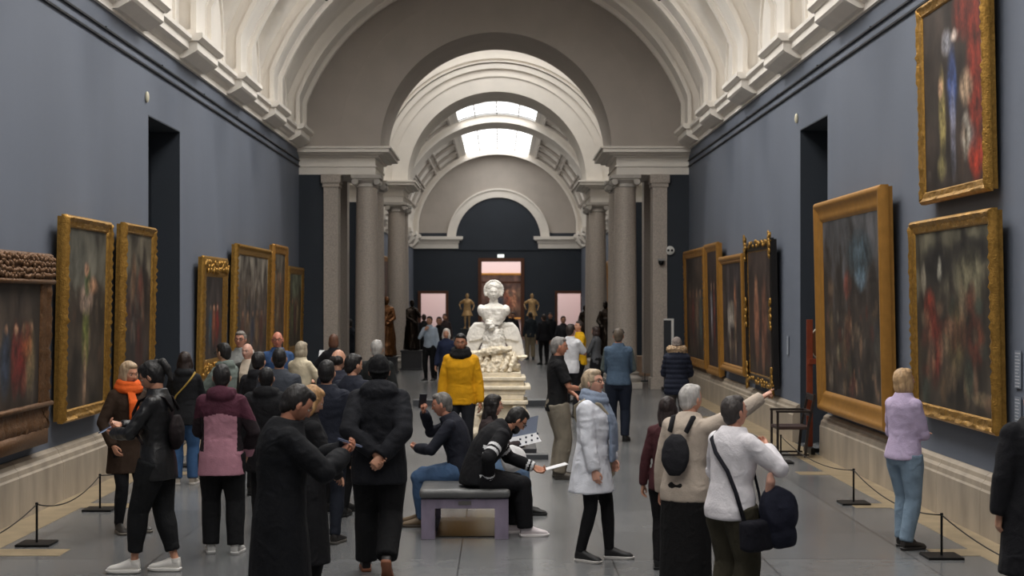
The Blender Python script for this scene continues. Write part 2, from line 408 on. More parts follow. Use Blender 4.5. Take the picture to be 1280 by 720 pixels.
# ------------------------------------------------------------------ far hall
for x,sg,nm in ((XL,-1,'left'),(XR,1,'right')):
    struct('wall_far_%s'%nm,MB().box(x,x+sg*.4,YD,YE,0,5.15),BLUE)
    struct('wall_far_%s_upper'%nm,MB().box(x,x+sg*.4,YD,YE,5.15,8.5),PLASTER)
    mb=MB(); i=-sg
    mb.prism([(x+i*a,z) for a,z in [(0,5.1),(.06,5.1),(.06,5.3),(.18,5.42),(.18,5.55),(.3,5.62),(.3,5.8),(0,5.8)]],YD,YE)
    for k in range(9):
        yy=YE-1.3-4.1*k
        if yy<YD+1: break
        mb.prism([(x+i*a,z) for a,z in [(0,5.2),(.15,5.2),(.38,5.45),(.38,5.62),(.48,5.66),(.48,5.86),(0,5.86)]],yy-.7,yy+.7)
    struct('trim_%d'%tn,mb,PLASTER); tn+=1
    struct('baseboard_far_%s'%nm,MB().box(x,x+i*.12,YD,YE,0,.6),STONE)
CZF=5.9; RF=4.9
mb=MB(); ys=[YD-.05+ (YE-YD+.1)*k/72 for k in range(73)]
FSK=[(53,59.5),(61.5,70.8),(74.6,87.2)]
for y in ys:
    for xp in xs: mb.v.append(Vector((X0+xp,y,CZF+math.sqrt(max(0,RF*RF-xp*xp)))))
for j in range(len(ys)-1):
    for i in range(nx-1):
        xm=(xs[i]+xs[i+1])/2; ym=(ys[j]+ys[j+1])/2
        if abs(xm)<1.85 and any(a<ym<b for a,b in FSK): continue
        mb.f.append([j*nx+i,j*nx+i+1,(j+1)*nx+i+1,(j+1)*nx+i]); mb.m.append(0)
struct('ceiling_far',mb,PLASTER,smooth=True,fix=False)
for a,b in FSK: skylight(X0,CZF,RF+.1,2.0,a-.15,b+.15,GL2,npan=4)
for yc,hw in ((60.5,.7),(72.7,1.6),(87.4,.35),(52,.5)):
    mb=MB(); archband(mb,X0,CZF,RF-.28,RF+.05,4.55,4.85,5.8,yc-hw,yc+hw)
    archband(mb,X0,CZF,RF-.34,RF-.2,4.5,4.62,5.8,yc-hw-.12,yc-hw+.12)
    struct('trim_%d'%tn,mb,PLASTER,auto=35); tn+=1
# coffer frames on the far vault
mb=MB()
for sg in (-1,1):
    for (t0,t1) in ((27,42),(46,58),(60,72)):
        for (ya,yb) in ((75.2,86.4),(62.2,70)):
            for q in range(3):
                y0=ya+(yb-ya)*q/3+.3; y1=ya+(yb-ya)*(q+1)/3-.3
                def pt(t,y,r=RF-.05): return (X0+sg*r*math.sin(R(t)),y,CZF+r*math.cos(R(t)))
                arc0=[pt(t0+(t1-t0)*k/6,y0) for k in range(7)]; arc1=[pt(t0+(t1-t0)*k/6,y1) for k in range(7)]
                mb.tube(arc0,.07,seg=5); mb.tube(arc1,.07,seg=5); mb.tube([arc0[0],arc1[0]],.07,seg=5); mb.tube([arc0[-1],arc1[-1]],.07,seg=5)
struct('trim_%d'%tn,mb,PLASTER_SHADED); tn+=1
# back wall with three doorways
YW=YE; mb=MB()
def bw(x0,x1,z0,z1): mb.box(x0,x1,YW,YW+.35,z0,z1)
def pxs(p): return wx(p,21.64)
def pz(y): return CH+(VY-y)/21.64
D=[(pxs(526),pxs(557),pz(367)),(pxs(602),pxs(651),pz(327)),(pxs(697),pxs(726),pz(367))]
cur=-5.2
for a,b,h in D:
    bw(cur,a,0,6.0); bw(a,b,h,6.0); cur=b
bw(cur,4.9,0,6.0)
struct('wall_back',mb,NAVY)
mb=MB(); n=40; vs=[]; fs=[]; cz=5.6; r=2.45
struct('wall_back_upper',MB().box(-5.2,4.9,YW+.02,YW+.3,5.9,11.2),PLASTER_SHADED)
# navy lunette: half disc set into the tympanum, with archivolt
poly=[(XC-r,5.0)]+[(XC-r*math.cos(math.pi*k/n),cz+r*math.sin(math.pi*k/n)) for k in range(n+1)]+[(XC+r,5.0)]
struct('wall_back_lunette',MB().prism(poly,YW-.06,YW+.05),NAVY)
mb=MB(); archband(mb,XC,cz,r,r+.42,r-.0005,r+.4195,cz,YW-.16,YW+.02); archband(mb,XC,cz,r+.42,r+.52,r+.4195,r+.5195,cz,YW-.24,YW+.02)
for sg in (-1,1):
    xi=XC+sg*2.3; xw=XL if sg<0 else XR
    for z0,z1,o_,e in ((5.1,5.42,.12,0),(5.42,5.55,.18,.05),(5.55,5.62,.26,.2),(5.62,5.8,.34,.26)):
        a,b=sorted((xi-sg*e,xw)); mb.box(a,b,YW-o_,YW+.02,z0,z1)
struct('trim_%d'%tn,mb,PLASTER,auto=30); tn+=1
for k,(a,b,h) in enumerate(D):
    m=MB(); w=.16 if k!=1 else .2
    m.box(a-w,a,YW-.08,YW+.35,0,h+w); m.box(b,b+w,YW-.08,YW+.35,0,h+w); m.box(a,b,YW-.08,YW+.35,h,h+w)
    if k==1: m.box(a,b,YW+.05,YW+.15,pz(353)-.05,pz(353)+.05)
    struct('door_%d'%(k+1),m,DWOOD)
# rooms behind the doorways
mb=MB(); mb.box(-6,6,YE+7,YE+7.2,0,6); mb.box(-6.2,-6,YE,YE+7,0,6); mb.box(6,6.2,YE,YE+7,0,6)
struct('wall_rear_room',mb,PINK)
struct('ceiling_rear_room',MB().box(-6.2,6.2,YE+.35,YE+7.2,6,6.2),PINK)
l=bpy.data.lights.new('rear_room_lamp','AREA'); l.shape='RECTANGLE'; l.size=10; l.size_y=5; l.energy=REAR; l.color=(1,.93,.9)
lo=bpy.data.objects.new('rear_room_lamp',l); COL.objects.link(lo); lo.location=(0,YE+3.5,5.95)
# ------------------------------------------------------------------ paintings
def vcol_mat(nm,rough=.35):
    m=bpy.data.materials.new(nm); m.use_nodes=True; N=m.node_tree.nodes; L=m.node_tree.links; b=N['Principled BSDF']
    a=N.new('ShaderNodeVertexColor'); a.layer_name='Col'; L.new(a.outputs[0],b.inputs['Base Color']); b.inputs['Roughness'].default_value=rough
    n=N.new('ShaderNodeTexNoise'); n.inputs['Scale'].default_value=90; bu=N.new('ShaderNodeBump'); bu.inputs['Strength'].default_value=.15
    L.new(n.outputs['Fac'],bu.inputs['Height']); L.new(bu.outputs[0],b.inputs['Normal']); b.inputs['Specular IOR Level'].default_value=.35
    return m
CANVAS=vcol_mat('oil_paint_canvas',.5)
def canvas(mbname,w,h,depth,seed,bg,blobs,parent,nrand=26,pal=None,top=None):
    rnd=random.Random(seed); rs=64 if seed in (1,2,3,12,13,14) else 34; nu=int(w*rs)+4; nv=int(h*rs)+4
    pal=pal or [(120,96,72),(92,66,50),(70,66,62),(136,114,90),(90,46,38),(60,66,74),(90,86,64)]
    B=list(blobs)
    for _ in range(nrand):
        B.append((rnd.uniform(.06,.94),rnd.uniform(.05,.62),rnd.uniform(.02,.055),rnd.uniform(.03,.11),rnd.choice(pal),.42))
    me=bpy.data.meshes.new(mbname); vs=[];fs=[];cols=[]
    sv=seed*13.7
    for j in range(nv+1):
        for i in range(nu+1):
            u=i/nu; v=j/nv; vs.append(((u-.5)*w,depth,(v-.5)*h))
            du=.014*noise.noise((u*8*w,v*8,sv)); dv=.014*noise.noise((u*8*w,v*8,sv+5))
            n1=noise.fractal((u*3*w,v*2*h,sv+9),1.0,2.0,5); g=1+.55*n1
            c=Vector(bg)*g
            if top is not None:
                t=min(1,max(0,(v-.62+.3*n1)*4)); c=c.lerp(Vector(top)*g,t)
            for (bu,bv,ru,rv,bc,al) in B:
                d=((u+du-bu)/ru)**2+((v+dv-bv)/rv)**2
                if d<2.2:
                    k=al*(1-min(1,max(0,(d-.4)/1.8)))
                    c=c.lerp(Vector(bc)*(.84+.45*noise.noise((u*9*w+v*2,v*6*h,sv+bu*7))+.25*noise.noise((u*30*w,v*26*h,sv))),k)
            cols.append(c)
    for j in range(nv):
        for i in range(nu):
            a=j*(nu+1)+i; fs.append((a,a+1,a+nu+2,a+nu+1))
    me.from_pydata(vs,[],fs); ca=me.color_attributes.new('Col','FLOAT_COLOR','POINT')
    for i,c in enumerate(cols):
        q=lin([max(4,min(250,x)) for x in c]); ca.data[i].color=q
    me.materials.append(CANVAS); me.polygons.foreach_set('use_smooth',[True]*len(me.polygons))
    o=bpy.data.objects.new('canvas',me); COL.objects.link(o); o.parent=parent; return o
def frame(w,h,fw,dp,style,fm,parent,seed=1):
    # profile across the moulding: (dist from outer edge, protrusion)
    if style=='plain': prof=[(0,0),(0,dp*.75),(.03,dp),(.07,dp),(.09,dp*.82),(fw*.7,dp*.62),(fw*.8,dp*.66),(fw*.92,dp*.5),(fw,dp*.36),(fw,0)]
    else: prof=[(0,0),(0,dp*.6),(.02,dp*.85),(fw*.22,dp),(fw*.38,dp*.86),(fw*.5,dp*.68),(fw*.62,dp*.72),(fw*.8,dp*.58),(fw*.88,dp*.62),(fw,dp*.4),(fw,0)]
    mb=MB(); step=.045; rings=[]
    per=[]
    cor=[(-w/2,-h/2),(w/2,-h/2),(w/2,h/2),(-w/2,h/2)]
    for k in range(4):
        a=Vector(cor[k]); b=Vector(cor[(k+1)%4]); n=max(2,int((b-a).length/step))
        inn=[Vector((-(a.x)/abs(a.x),-(a.y)/abs(a.y))),Vector((-(b.x)/abs(b.x),-(b.y)/abs(b.y)))]
        for q in range(n):
            t=q/n; d=(b-a).normalized(); 
            L_=(b-a).length; s_=t*L_
            per.append((a,d,s_,L_,k))
    for (a,d,s_,L_,k) in per:
        nrm=Vector((-d.y,d.x)); ring=[]
        for (e,p) in prof:
            ss=min(max(s_,e),L_-e) ; pos=a+d*ss+nrm*e
            pp=p
            if style in('ornate','carved') and 0<e<fw and p>0:
                amp={'ornate':.28,'carved':.4}[style]
                pp=p*(1+amp*noise.noise((s_*14+k*9,e*26,seed))+.1*math.sin(s_*2*math.pi/.09))
            if style=='twist' and 0<e<fw*.5: pp=p*(1+.2*math.sin(s_*2*math.pi/.11+e*30))
            ring.append((pos.x,-pp,pos.y))
        rings.append(ring)
    rings.append(rings[0])
    mb.rings(rings,close=False,capa=False,capb=False)
    mb.box(-w/2+.02,w/2-.02,-.01,.05,-h/2+.02,h/2-.02)
    o=obj('frame',mb,fm,parent,auto=50 if style=='plain' else 65); return o
def painting(side,ya,yb,z0,z1,fw,dp,style,fm,label,seed,bg,blobs,nrand=26,tilt=1.2,pal=None,top=None,cat='painting',inner=None,crest=None):
    dp*=.46; w=abs(yb-ya); h=z1-z0; x=(XL+.03 if side<0 else XR-.03)
    t=thing('framed_painting',label,cat,(x,(ya+yb)/2,z0),R(90 if side<0 else -90),'paintings on the %s wall'%('left' if side<0 else 'right'))
    # local -y points into the room
    t.rotation_euler=(R(tilt),0,R(90 if side<0 else -90))
    fr=frame(w,h,fw,dp,style,fm,t,seed); fr.location=(0,-.06,h/2)
    if inner: 
        f2=frame(w-2*fw+.02,h-2*fw+.02,.05,dp*.5,'ornate',inner,t,seed+3); f2.location=(0,-.06,h/2); f2.name='inner_frame'
    cv=canvas('canvas',w-2*fw+.04,h-2*fw+.04,0,seed,bg,blobs,t,nrand,pal,top); cv.location=(0,-.06-dp*.34,h/2)
    if crest: crest(t,w,h,fw,dp)
    return t
rot_left=None
DK=(44,36,32)
def ornament(kind):
    def f(t,w,h,fw,dp):
        rnd=random.Random(5); out=[]; m=GOLD; y0=-.06-dp
        def clump(): out.append(MB()); return out[-1]
        if kind=='top_bottom':
            for z in (h-fw*.5,fw*.5):
                mb=clump(); mb.box(-w/2+.03,w/2-.03,y0+.01,y0+.04,z-.06,z+.06)
                for k in range(int(w/.045)): mb.ell((-w/2+.05+k*.045,y0,z+rnd.uniform(-.08,.08)),(.035,.025,.045),seg=8,rg=6)
        if kind=='corners':
            for sx in (-1,1):
                for z in (.12,h*.5,h-.12):
                    mb=clump(); mb.box(sx*(w/2-fw*.5)-.02,sx*(w/2-fw*.5)+.02,y0+.01,y0+.04,z-.22,z+.22)
                    for k in range(26): mb.ell((sx*(w/2-fw*.5)+rnd.uniform(-.06,.06),y0,z+rnd.uniform(-.24,.24)),(.035,.02,.045),seg=8,rg=6)
            for z in (fw*.4,h-fw*.3):
                mb=clump(); mb.box(-w/2,w/2,y0+.01,y0+.04,z-.02,z+.02)
                for k in range(34): mb.ell((rnd.uniform(-w/2,w/2),y0,z+rnd.uniform(-.05,.05)),(.05,.02,.035),seg=8,rg=6)
        if kind=='carved_top':
            mb=clump(); mb.box(-w/2+.03,w/2-.03,y0+.01,y0+.05,h-.28,h-.02)
            for k in range(int(w/.05)):
                for q in range(4): mb.ell((-w/2+.04+k*.05,y0,h-.06-q*.06+rnd.uniform(-.02,.02)),(.03,.03,.03),seg=8,rg=6)
            for z in (h-.3,.28): mb=clump(); mb.tube([(-w/2-.03,y0,z),(w/2+.03,y0,z)],.026,seg=8)
            mb=clump(); mb.box(-w/2+.08,w/2-.08,y0,0,-.14,.02)
            m=GOLDB
        for mb in out: obj('carved_ornament',mb,m,t,smooth=True)
    return f
PAL2=[(150,110,84),(96,44,34),(58,78,70),(170,140,108),(120,90,60)]
def figs(us,v0,hh,cols,w=.05):
    o=[]
    for u,c in zip(us,cols):
        o+=[(u,v0,w,hh,c,.85),(u+.005,v0+hh*1.08,w*.45,hh*.16,(176,134,106),.9)]
    return o
painting(-1,14.2,16.35,.86,2.74,.3,.16,'carved',GOLDB,'dark carved wooden framed painting cut by left picture edge, robed red figures',1,(52,44,38),
    figs([.5,.66,.8,.3],.38,.22,[(120,44,40),(128,38,36),(150,130,92),(60,70,90)],.08)+[(.72,.5,.1,.12,(150,84,50),.7)],12,crest=ornament('carved_top'))
painting(-1,16.85,18.8,.87,3.2,.14,.2,'ornate',GOLD,'tall gilt framed dark painting with single green and white dressed figure on left wall',2,(52,44,36),
    [(.5,.42,.075,.17,(104,112,52),.8),(.5,.6,.13,.07,(190,160,140),.9),(.52,.7,.06,.07,(70,84,50),.9),(.49,.77,.045,.035,(190,140,110),1),(.66,.68,.11,.04,(176,130,98),.8),(.49,.16,.035,.17,(176,140,110),.7),(.25,.82,.2,.12,(86,86,78),.5)],6,top=(72,70,62))
painting(-1,19.45,21.2,.82,3.24,.13,.2,'ornate',GOLD,'tall gilt framed dark painting just before the left doorway',3,(46,38,34),
    [(.35,.72,.07,.12,(130,92,66),.7),(.6,.66,.09,.1,(104,52,40),.7),(.35,.4,.09,.06,(150,120,96),.6),(.6,.3,.12,.14,(70,40,36),.8)],22,top=(84,78,66))
painting(-1,24.75,26.95,.9,2.96,.34,.14,'carved',GOLD,'heavily carved gold framed painting just past the left doorway',4,(50,44,42),
    figs([.3,.5,.7],.4,.2,[(60,84,96),(150,80,54),(150,44,36)],.09),14,crest=ornament('top_bottom'))
painting(-1,27.8,31.9,.95,3.27,.2,.18,'twist',GOLD,'widest gold framed painting of the far left group, grey architecture scene',5,(76,66,60),
    [(.1*k+.05,.6,.02,.3,(116,106,94),.6) for k in range(9)]+figs([.2,.35,.5,.65,.8],.25,.16,[(96,60,50),(126,98,72),(60,64,80),(140,110,80),(90,50,40)],.05),26,top=(112,106,96))
painting(-1,32.35,34.4,.95,3.42,.2,.18,'ornate',GOLDP,'tallest narrow-looking gold framed painting of the far left group',6,(70,58,48),figs([.4,.6],.45,.28,[(130,112,84),(120,86,60)],.1),16,top=(96,90,80))
painting(-1,34.75,37.3,.95,3.0,.18,.16,'ornate',GOLD,'gold framed painting on left wall nearest the columns',7,(74,66,52),figs([.3,.55,.7],.4,.2,[(110,116,80),(140,60,50),(170,150,110)],.08),18,top=(106,112,92))
painting(1,33.7,37.3,.66,3.4,.2,.16,'ornate',GOLDP,'gold framed painting on right wall nearest the columns',8,(58,48,42),figs([.2,.4,.6,.8],.4,.22,[(110,70,52),(140,60,48),(150,120,96),(90,110,110)],.07),26)
painting(1,31.5,33.45,.62,3.43,.18,.16,'plain',GOLDP,'tall narrow gold framed painting second from the columns on right wall',9,(44,34,32),figs([.35,.6],.45,.22,[(170,170,180),(140,60,50)],.08),14)
painting(1,28.25,31.2,.8,3.1,.16,.2,'plain',GOLDP,'gold framed painting with white horse shape, third from the columns on right wall',10,(48,42,42),
    [(.45,.5,.16,.1,(190,180,168),.9),(.62,.58,.05,.2,(176,116,84),.8),(.3,.42,.05,.18,(180,170,160),.8),(.6,.25,.04,.2,(170,140,110),.7),(.35,.2,.03,.16,(160,150,140),.7)],16)
painting(1,25.3,28.0,.73,3.27,.17,.16,'plain',BLACKW,'black framed painting with gold scroll corners beside the right doorway',11,(50,40,36),
    [(.35,.42,.09,.28,(170,112,84),.85),(.35,.72,.06,.06,(180,130,100),.9),(.68,.45,.09,.26,(130,84,64),.75),(.6,.18,.05,.16,(160,110,84),.7)],8,inner=GOLD,crest=ornament('corners'))
painting(1,17.8,21.55,.69,3.6,.28,.26,'plain',GOLDP,'largest painting in plain broad gold frame, landscape with small crowd, right wall',12,(48,42,38),
    [(.68,.66,.08,.06,(112,134,150),.8),(.66,.78,.16,.1,(70,92,104),.7),(.45,.62,.06,.06,(150,66,50),.6)]+[(random.Random(i).uniform(.05,.95),.05+.45*random.Random(i+50).random()**1.6,random.Random(i+7).uniform(.008,.03),random.Random(i+3).uniform(.012,.06),random.Random(i+9).choice([(150,118,92),(118,54,42),(160,150,132),(104,84,64),(84,70,56),(60,56,52)]),random.Random(i+4).uniform(.3,.7)) for i in range(70)],20,top=(62,62,64))
painting(1,13.95,16.75,1.0,3.1,.14,.18,'ornate',GOLD,'lower gilt framed crowded camp scene painting, right wall',13,(50,44,38),
    [(.3,.8,.2,.09,(26,24,24),.9),(.78,.86,.2,.06,(28,26,26),.9),(.75,.72,.14,.14,(134,128,100),.6),(.35,.78,.03,.06,(180,176,160),.9),(.12,.72,.03,.08,(170,160,140),.8),(.2,.55,.07,.1,(150,56,40),.8),(.28,.35,.08,.14,(124,44,34),.8),(.55,.4,.1,.16,(104,92,60),.7),(.8,.4,.08,.12,(130,60,44),.6),(.85,.1,.1,.03,(150,130,100),.7)],40,top=(84,80,66),pal=PAL2)
painting(1,14.2,16.45,3.27,5.4,.13,.18,'ornate',GOLD,'upper gilt framed painting with red curtain, hung above another painting',14,(50,42,38),
    [(.86,.6,.1,.5,(148,52,38),.95),(.7,.9,.14,.12,(140,50,38),.9),(.5,.55,.07,.16,(64,84,140),.95),(.5,.3,.04,.2,(140,140,160),.8),(.42,.78,.07,.06,(180,180,190),.9),(.55,.8,.05,.03,(196,180,170),.9),(.72,.5,.09,.08,(200,170,140),.9),(.72,.25,.08,.1,(214,206,190),.9),(.32,.4,.05,.2,(176,160,96),.9),(.3,.55,.04,.05,(190,150,120),.9),(.86,.13,.1,.08,(190,62,42),.9),(.3,.12,.06,.06,(150,140,90),.8)],6)
# far hall paintings, bay paintings
for i,(sd,ya,yb,z0,z1,lb) in enumerate([(-1,43,47,1.6,4.3,'gold framed painting in the left bay between the arches'),(1,43.5,47,1.5,3.8,'gold framed painting in the right bay between the arches'),(-1,60,66,1.2,4,'gold framed painting on left wall of the far hall'),(1,58,64,1.2,3.8,'gold framed painting on right wall of the far hall'),(-1,72,79,1.1,3.6,'farthest gold framed painting on left wall')]):
    painting(sd,ya,yb,z0,z1,.2,.2,'plain',GOLDP,lb,20+i,(70,50,40),[],30)
t=thing('framed_painting','large dark painting seen through the central rear doorway','painting',(0,YE+6.9,.9)); f=frame(4,2.9,.15,.12,'plain',GOLDP,t); f.location=(0,0,1.45)
c=canvas('canvas',3.8,2.7,0,33,(70,52,44),figs([.38,.5,.62,.72],.4,.2,[(120,60,44),(60,66,80),(150,84,60),(170,120,90)],.05),t,20); c.location=(0,-.05,1.45)
# ------------------------------------------------------------------ people
V=Vector
def ik(S_,T,l1,l2,pole):
    d=T-S_; L=d.length; Lm=(l1+l2)*.995
    if L>Lm: T=S_+d*(Lm/L); d=T-S_; L=Lm
    a=(l1*l1-l2*l2+L*L)/(2*L); h=math.sqrt(max(0,l1*l1-a*a)); u=d.normalized()
    p=V(pole)-u*u.dot(V(pole)); p = p.normalized() if p.length>1e-5 else u.orthogonal().normalized()
    return S_+u*a+p*h, T
def hand_mesh(W,d,n,pose,mirror,hs=1.0,fine=True):
    """W wrist, d direction to the fingers, n palm normal (palm faces n), thumb side = d x n * mirror"""
    d=d.normalized(); n=(n-d*d.dot(n)).normalized(); t=d.cross(n)*mirror
    mb=MB(); P=lambda a,b,c: W+(d*a+t*b+n*c)*hs
    # palm
    rings=[]
    for a,w,h in ((-.03,.026,.022),(.0,.028,.02),(.03,.036,.019),(.06,.042,.017),(.085,.041,.014),(.094,.036,.01)):
        rings.append([P(a,w*math.cos(2*math.pi*i/12),h*math.sin(2*math.pi*i/12)) for i in range(12)])
    mb.rings(rings)
    curls={'relax':(.35,.45,.35),'grip':(.9,1.1,.7),'flat':(.08,.1,.08),'hold':(.55,.75,.5),'fist':(1.3,1.5,1.0)}
    L_=(.070,.079,.073,.057)
    for k in range(4):
        c=curls['relax'] if pose=='point' else curls[pose]
        if pose=='point': c=(.05,.06,.05) if k==0 else (1.1,1.3,.9)
        b=.030-.020*k; p=P(.082-.004*abs(k-1.2),b,0); ang=0; pts=[P(.05,b,0),p]
        spread=(.06-.05*k)
        for q,fr in enumerate((.45,.31,.24)):
            ang+=c[q]*(1+.08*k)
            dd=d*math.cos(ang)+n*math.sin(ang)+t*spread*(1 if q==0 else .4)
            p=p+dd.normalized()*L_[k]*fr*hs; pts.append(p)
        mb.tube(pts,[.0095*hs,.0092*hs,.0085*hs,.008*hs,.0062*hs],seg=8,ends=True)
    # thumb leaves the side of the palm
    tc={'flat':.1,'relax':.4,'point':.7,'hold':.6,'grip':.8,'fist':.9}[pose]
    p0=P(.015,.022,.004); p1=P(.045,.046,.010+.01*tc); p2=P(.075,.056-.012*tc,.018+.022*tc); p3=P(.098,.052-.03*tc,.022+.03*tc)
    mb.tube([p0,p1,p2,p3],[.013*hs,.0115*hs,.0098*hs,.0072*hs],seg=8,ends=True)
    if fine: mb,_=remesh(mb,.0048,2,.4)
    return mb
def head_mesh(far=False,old=0,fem=False,mouth=(150,90,84)):
    seg,rg=(28,22) if far else (56,44); mb=MB(); rings=[]
    g=lambda x,s: math.exp(-(x/s)**2)
    for k in range(rg+1):
        t=min(max(math.pi*k/rg,.03),math.pi-.03); ring=[]
        for i in range(seg):
            a=2*math.pi*i/seg
            x=math.sin(t)*math.cos(a); y=math.sin(t)*math.sin(a); z=-math.cos(t)
            X=.0755*x; Y=.094*y; Z=.118*z
            if z<0:
                j=min(1,-z); X*=1-.30*j**1.6; 
                if y>0: Y*=1-.10*j
                else: Y*=1-.42*j
            if y<0 and z>0: Y*=1.07
            front=max(0,y)
            if y>0:
                Y-= .010*g(z-.05,.28)*front*(1-.5*abs(x))                   # flatten the face
                Y+= .007*g(Z-.032,.012)*g(X,.045)                         # brow
                Y-= .013*(g(X-.031,.016)+g(X+.031,.016))*g(Z-.010,.015)   # sockets
                nz=(Z+.012); sl=min(1,max(0,(.03-Z)/.055)) if Z>-.032 else 0
                Y+= (.010+.018*sl)*g(X,.010+.004*sl)*(1 if -.028<Z<.028 else g(min(abs(Z+.028),abs(Z-.028)),.006))  # nose
                Y+= .006*g(X,.022)*g(Z+.052,.010)                         # lips
                Y-= .004*g(X,.02)*g(Z+.068,.006)
                Y+= .012*g(X,.024)*g(Z+.095,.02)                          # chin
                Y+= .004*(g(X-.042,.018)+g(X+.042,.018))*g(Z+.015,.02)      # cheek
            ring.append((X,Y,Z))
        rings.append(ring)
    mb.rings(rings,mi=0)
    for s in (-1,1):
        e=MB(); e.ell((0,0,0),(.008,.017,.031),Matrix.Rotation(R(-14*s),3,'Z')@Matrix.Rotation(R(10),3,'X'),seg=12,rg=8,mi=0)
        e.ell((s*.004,0.002,0),(.007,.009,.018),None,seg=8,rg=6,mi=0); e.xf(Matrix.Translation((s*.0775,-.006,-.004))); mb.join(e)
        if not far:
            mb.ell((s*.031,.0705,.009),(.0125,.0115,.0085),None,12,8,1)
            mb.ell((s*.031,.0795,.009),(.0058,.0035,.0062),None,10,6,2)
            mb.ell((s*.031,.0715,.0165),(.0145,.0115,.0055),None,12,6,0)
            mb.tube([(s*.014,.084,.027),(s*.030,.085,.032),(s*.047,.073,.026)],[.0032,.0038,.0022],seg=6,mi=4)
        else:
            mb.ell((s*.031,.0755,.009),(.011,.006,.006),None,8,6,2)
            mb.tube([(s*.014,.083,.028),(s*.045,.075,.028)],[.004,.003],seg=5,mi=4)
    mb.ell((0,.086,-.0485),(.021,.0055,.0038),None,12,6,3); mb.ell((0,.0855,-.0555),(.017,.006,.0045),None,12,6,3)
    return mb
def hair_mesh(style,far=False,seed=1):
    mb=MB(); E=mb.ell; vx=.008 if not far else .013; amp=.004
    if style in('short','crop'):
        k=.97 if style=='crop' else 1.0
        E((0,-.020,.024),(.083*k,.097*k,.108*k)); E((0,-.055,-.035),(.062,.048,.06))
        E((0,.022,.088),(.06*k,.062*k,.038*k))
    elif style=='balding':
        E((0,-.045,-.005),(.0825,.064,.062)); 
    elif style in('bob','long','blondebob','ponytail','bun','wavy'):
        E((0,-.020,.024),(.087,.101,.113)); E((0,.02,.086),(.066,.066,.042))
        if style=='bob':
            E((0,-.048,-.045),(.087,.068,.095)); 
            for s in(-1,1): E((s*.066,.0,-.035),(.026,.052,.082))
        if style in('long','wavy'):
            E((0,-.055,-.06),(.085,.06,.11)); mb.tube([(0,-.07,-.02),(0,-.088,-.14),(0,-.085,-.27)],[.07,.075,.045],seg=12,flat=.55,side=(1,0,0))
            for s in(-1,1): mb.tube([(s*.066,.0,.03),(s*.078,.0,-.06),(s*.07,-.01,-.17)],[.03,.032,.02],seg=8)
        if style=='ponytail':
            E((0,-.09,.085),(.034,.034,.034)); mb.tube([(0,-.10,.09),(0,-.14,.075),(0,-.150,.0),(0,-.135,-.11)],[.02,.030,.032,.016],seg=10); E((0,-.05,-.04),(.06,.045,.05))
        if style=='bun':
            E((0,-.125,-.02),(.042,.036,.042)); E((0,-.055,-.035),(.062,.052,.055))
            pass
        if style=='wavy': amp=.010
    elif style=='curly':
        E((0,-.018,.028),(.09,.105,.118)); E((0,-.06,-.03),(.07,.055,.065)); amp=.009
    elif style=='beanie':
        E((0,-.014,.03),(.088,.103,.112)); mb.tube([(0.084*math.cos(a),-.018+.100*math.sin(a),.018+.024*math.sin(a)) for a in [2*math.pi*i/20 for i in range(21)]],.008,seg=8); E((0,-.055,-.03),(.066,.045,.055))
    elif style=='hoodhat':
        E((0,-.02,.02),(.1,.112,.125)); mb.tube([(0,-.04,-.06),(0,-.03,-.10),(0,-.03,-.14)],[.1,.12,.09],seg=14); amp=.014
    m,ns=remesh(mb,vx,2,.5)
    def fn(v): 
        return amp*(noise.noise((v.x*60,v.y*60,v.z*14+seed))*.9+noise.noise((v.x*22,v.y*22,v.z*9+seed)))
    return disp(m,ns,fn)
def shoe_mbs(wd=1.0):
    up=MB(); rings=[]
    for y,w,h,zc in ((-.085,.022,.03,.05),(-.08,.034,.045,.055),(-.05,.038,.055,.065),(.0,.037,.052,.062),(.04,.038,.042,.052),(.08,.043,.034,.044),(.12,.046,.028,.038),(.155,.04,.023,.034),(.178,.024,.014,.028)):
        rings.append([(w*wd*math.cos(a),y,max(.016,zc+h*math.sin(a))) for a in [2*math.pi*i/14 for i in range(14)]])
    up.rings(rings); up.tube([(0,-.045,.07),(0,-.042,.105)],[.043,.042],seg=14)
    so=MB(); rings=[]
    pl=[(-.09,.02),(-.082,.036),(-.05,.041),(0,.038),(.05,.041),(.1,.049),(.14,.046),(.17,.034),(.187,.014)]
    for z,k in ((0,.94),(.006,1),(.024,1.03),(.028,.98)):
        rings.append([(w*wd*k,y*k,z) for y,w in pl]+[(-w*wd*k,y*k,z) for y,w in reversed(pl)])
    so.rings(rings)
    return up,so
def foldfn(amp,seed,kind='fold'):
    def f(v):
        if kind=='puff':
            return .012*(abs(math.sin(math.pi*v.z/.085))-.5)+.004*noise.noise((v.x*14,v.y*14,v.z*14+seed))
        if kind=='knit':
            return amp*.8*noise.noise((v.x*6,v.y*6,v.z*9+seed))
        w=noise.noise((v.x*3,v.y*3,v.z*2+seed))
        if v.z<1.05: n1=noise.noise((v.x*13+w,v.y*13,v.z*2.2+seed)); n2=1-abs(noise.noise((v.x*9+w*2,v.y*9,v.z*3+seed*2)))*2
        else: n1=noise.noise((v.x*9+w*2,v.y*9,v.z*9+seed)); n2=1-abs(noise.noise((v.x*8+w*3,v.y*8+v.z*5,v.z*13+seed*2)))*2
        return amp*(n1*.55+n2*.45)
    return f
PEOPLE=[]
DEF=dict(H=1.72,a=0,lean=0,hunch=0,head=(0,0,0),pz=.93,arms={},legs={},voxel=.013,skin=(196,146,120),hair=('short',(30,26,24)),
    top=dict(col=(24,24,26),g=.02,hem=-.12),bot=dict(col=(22,22,24),w=.0),shoe=((24,24,24),(24,24,24)),fem=False,bulk=0,far=False,collar=True)
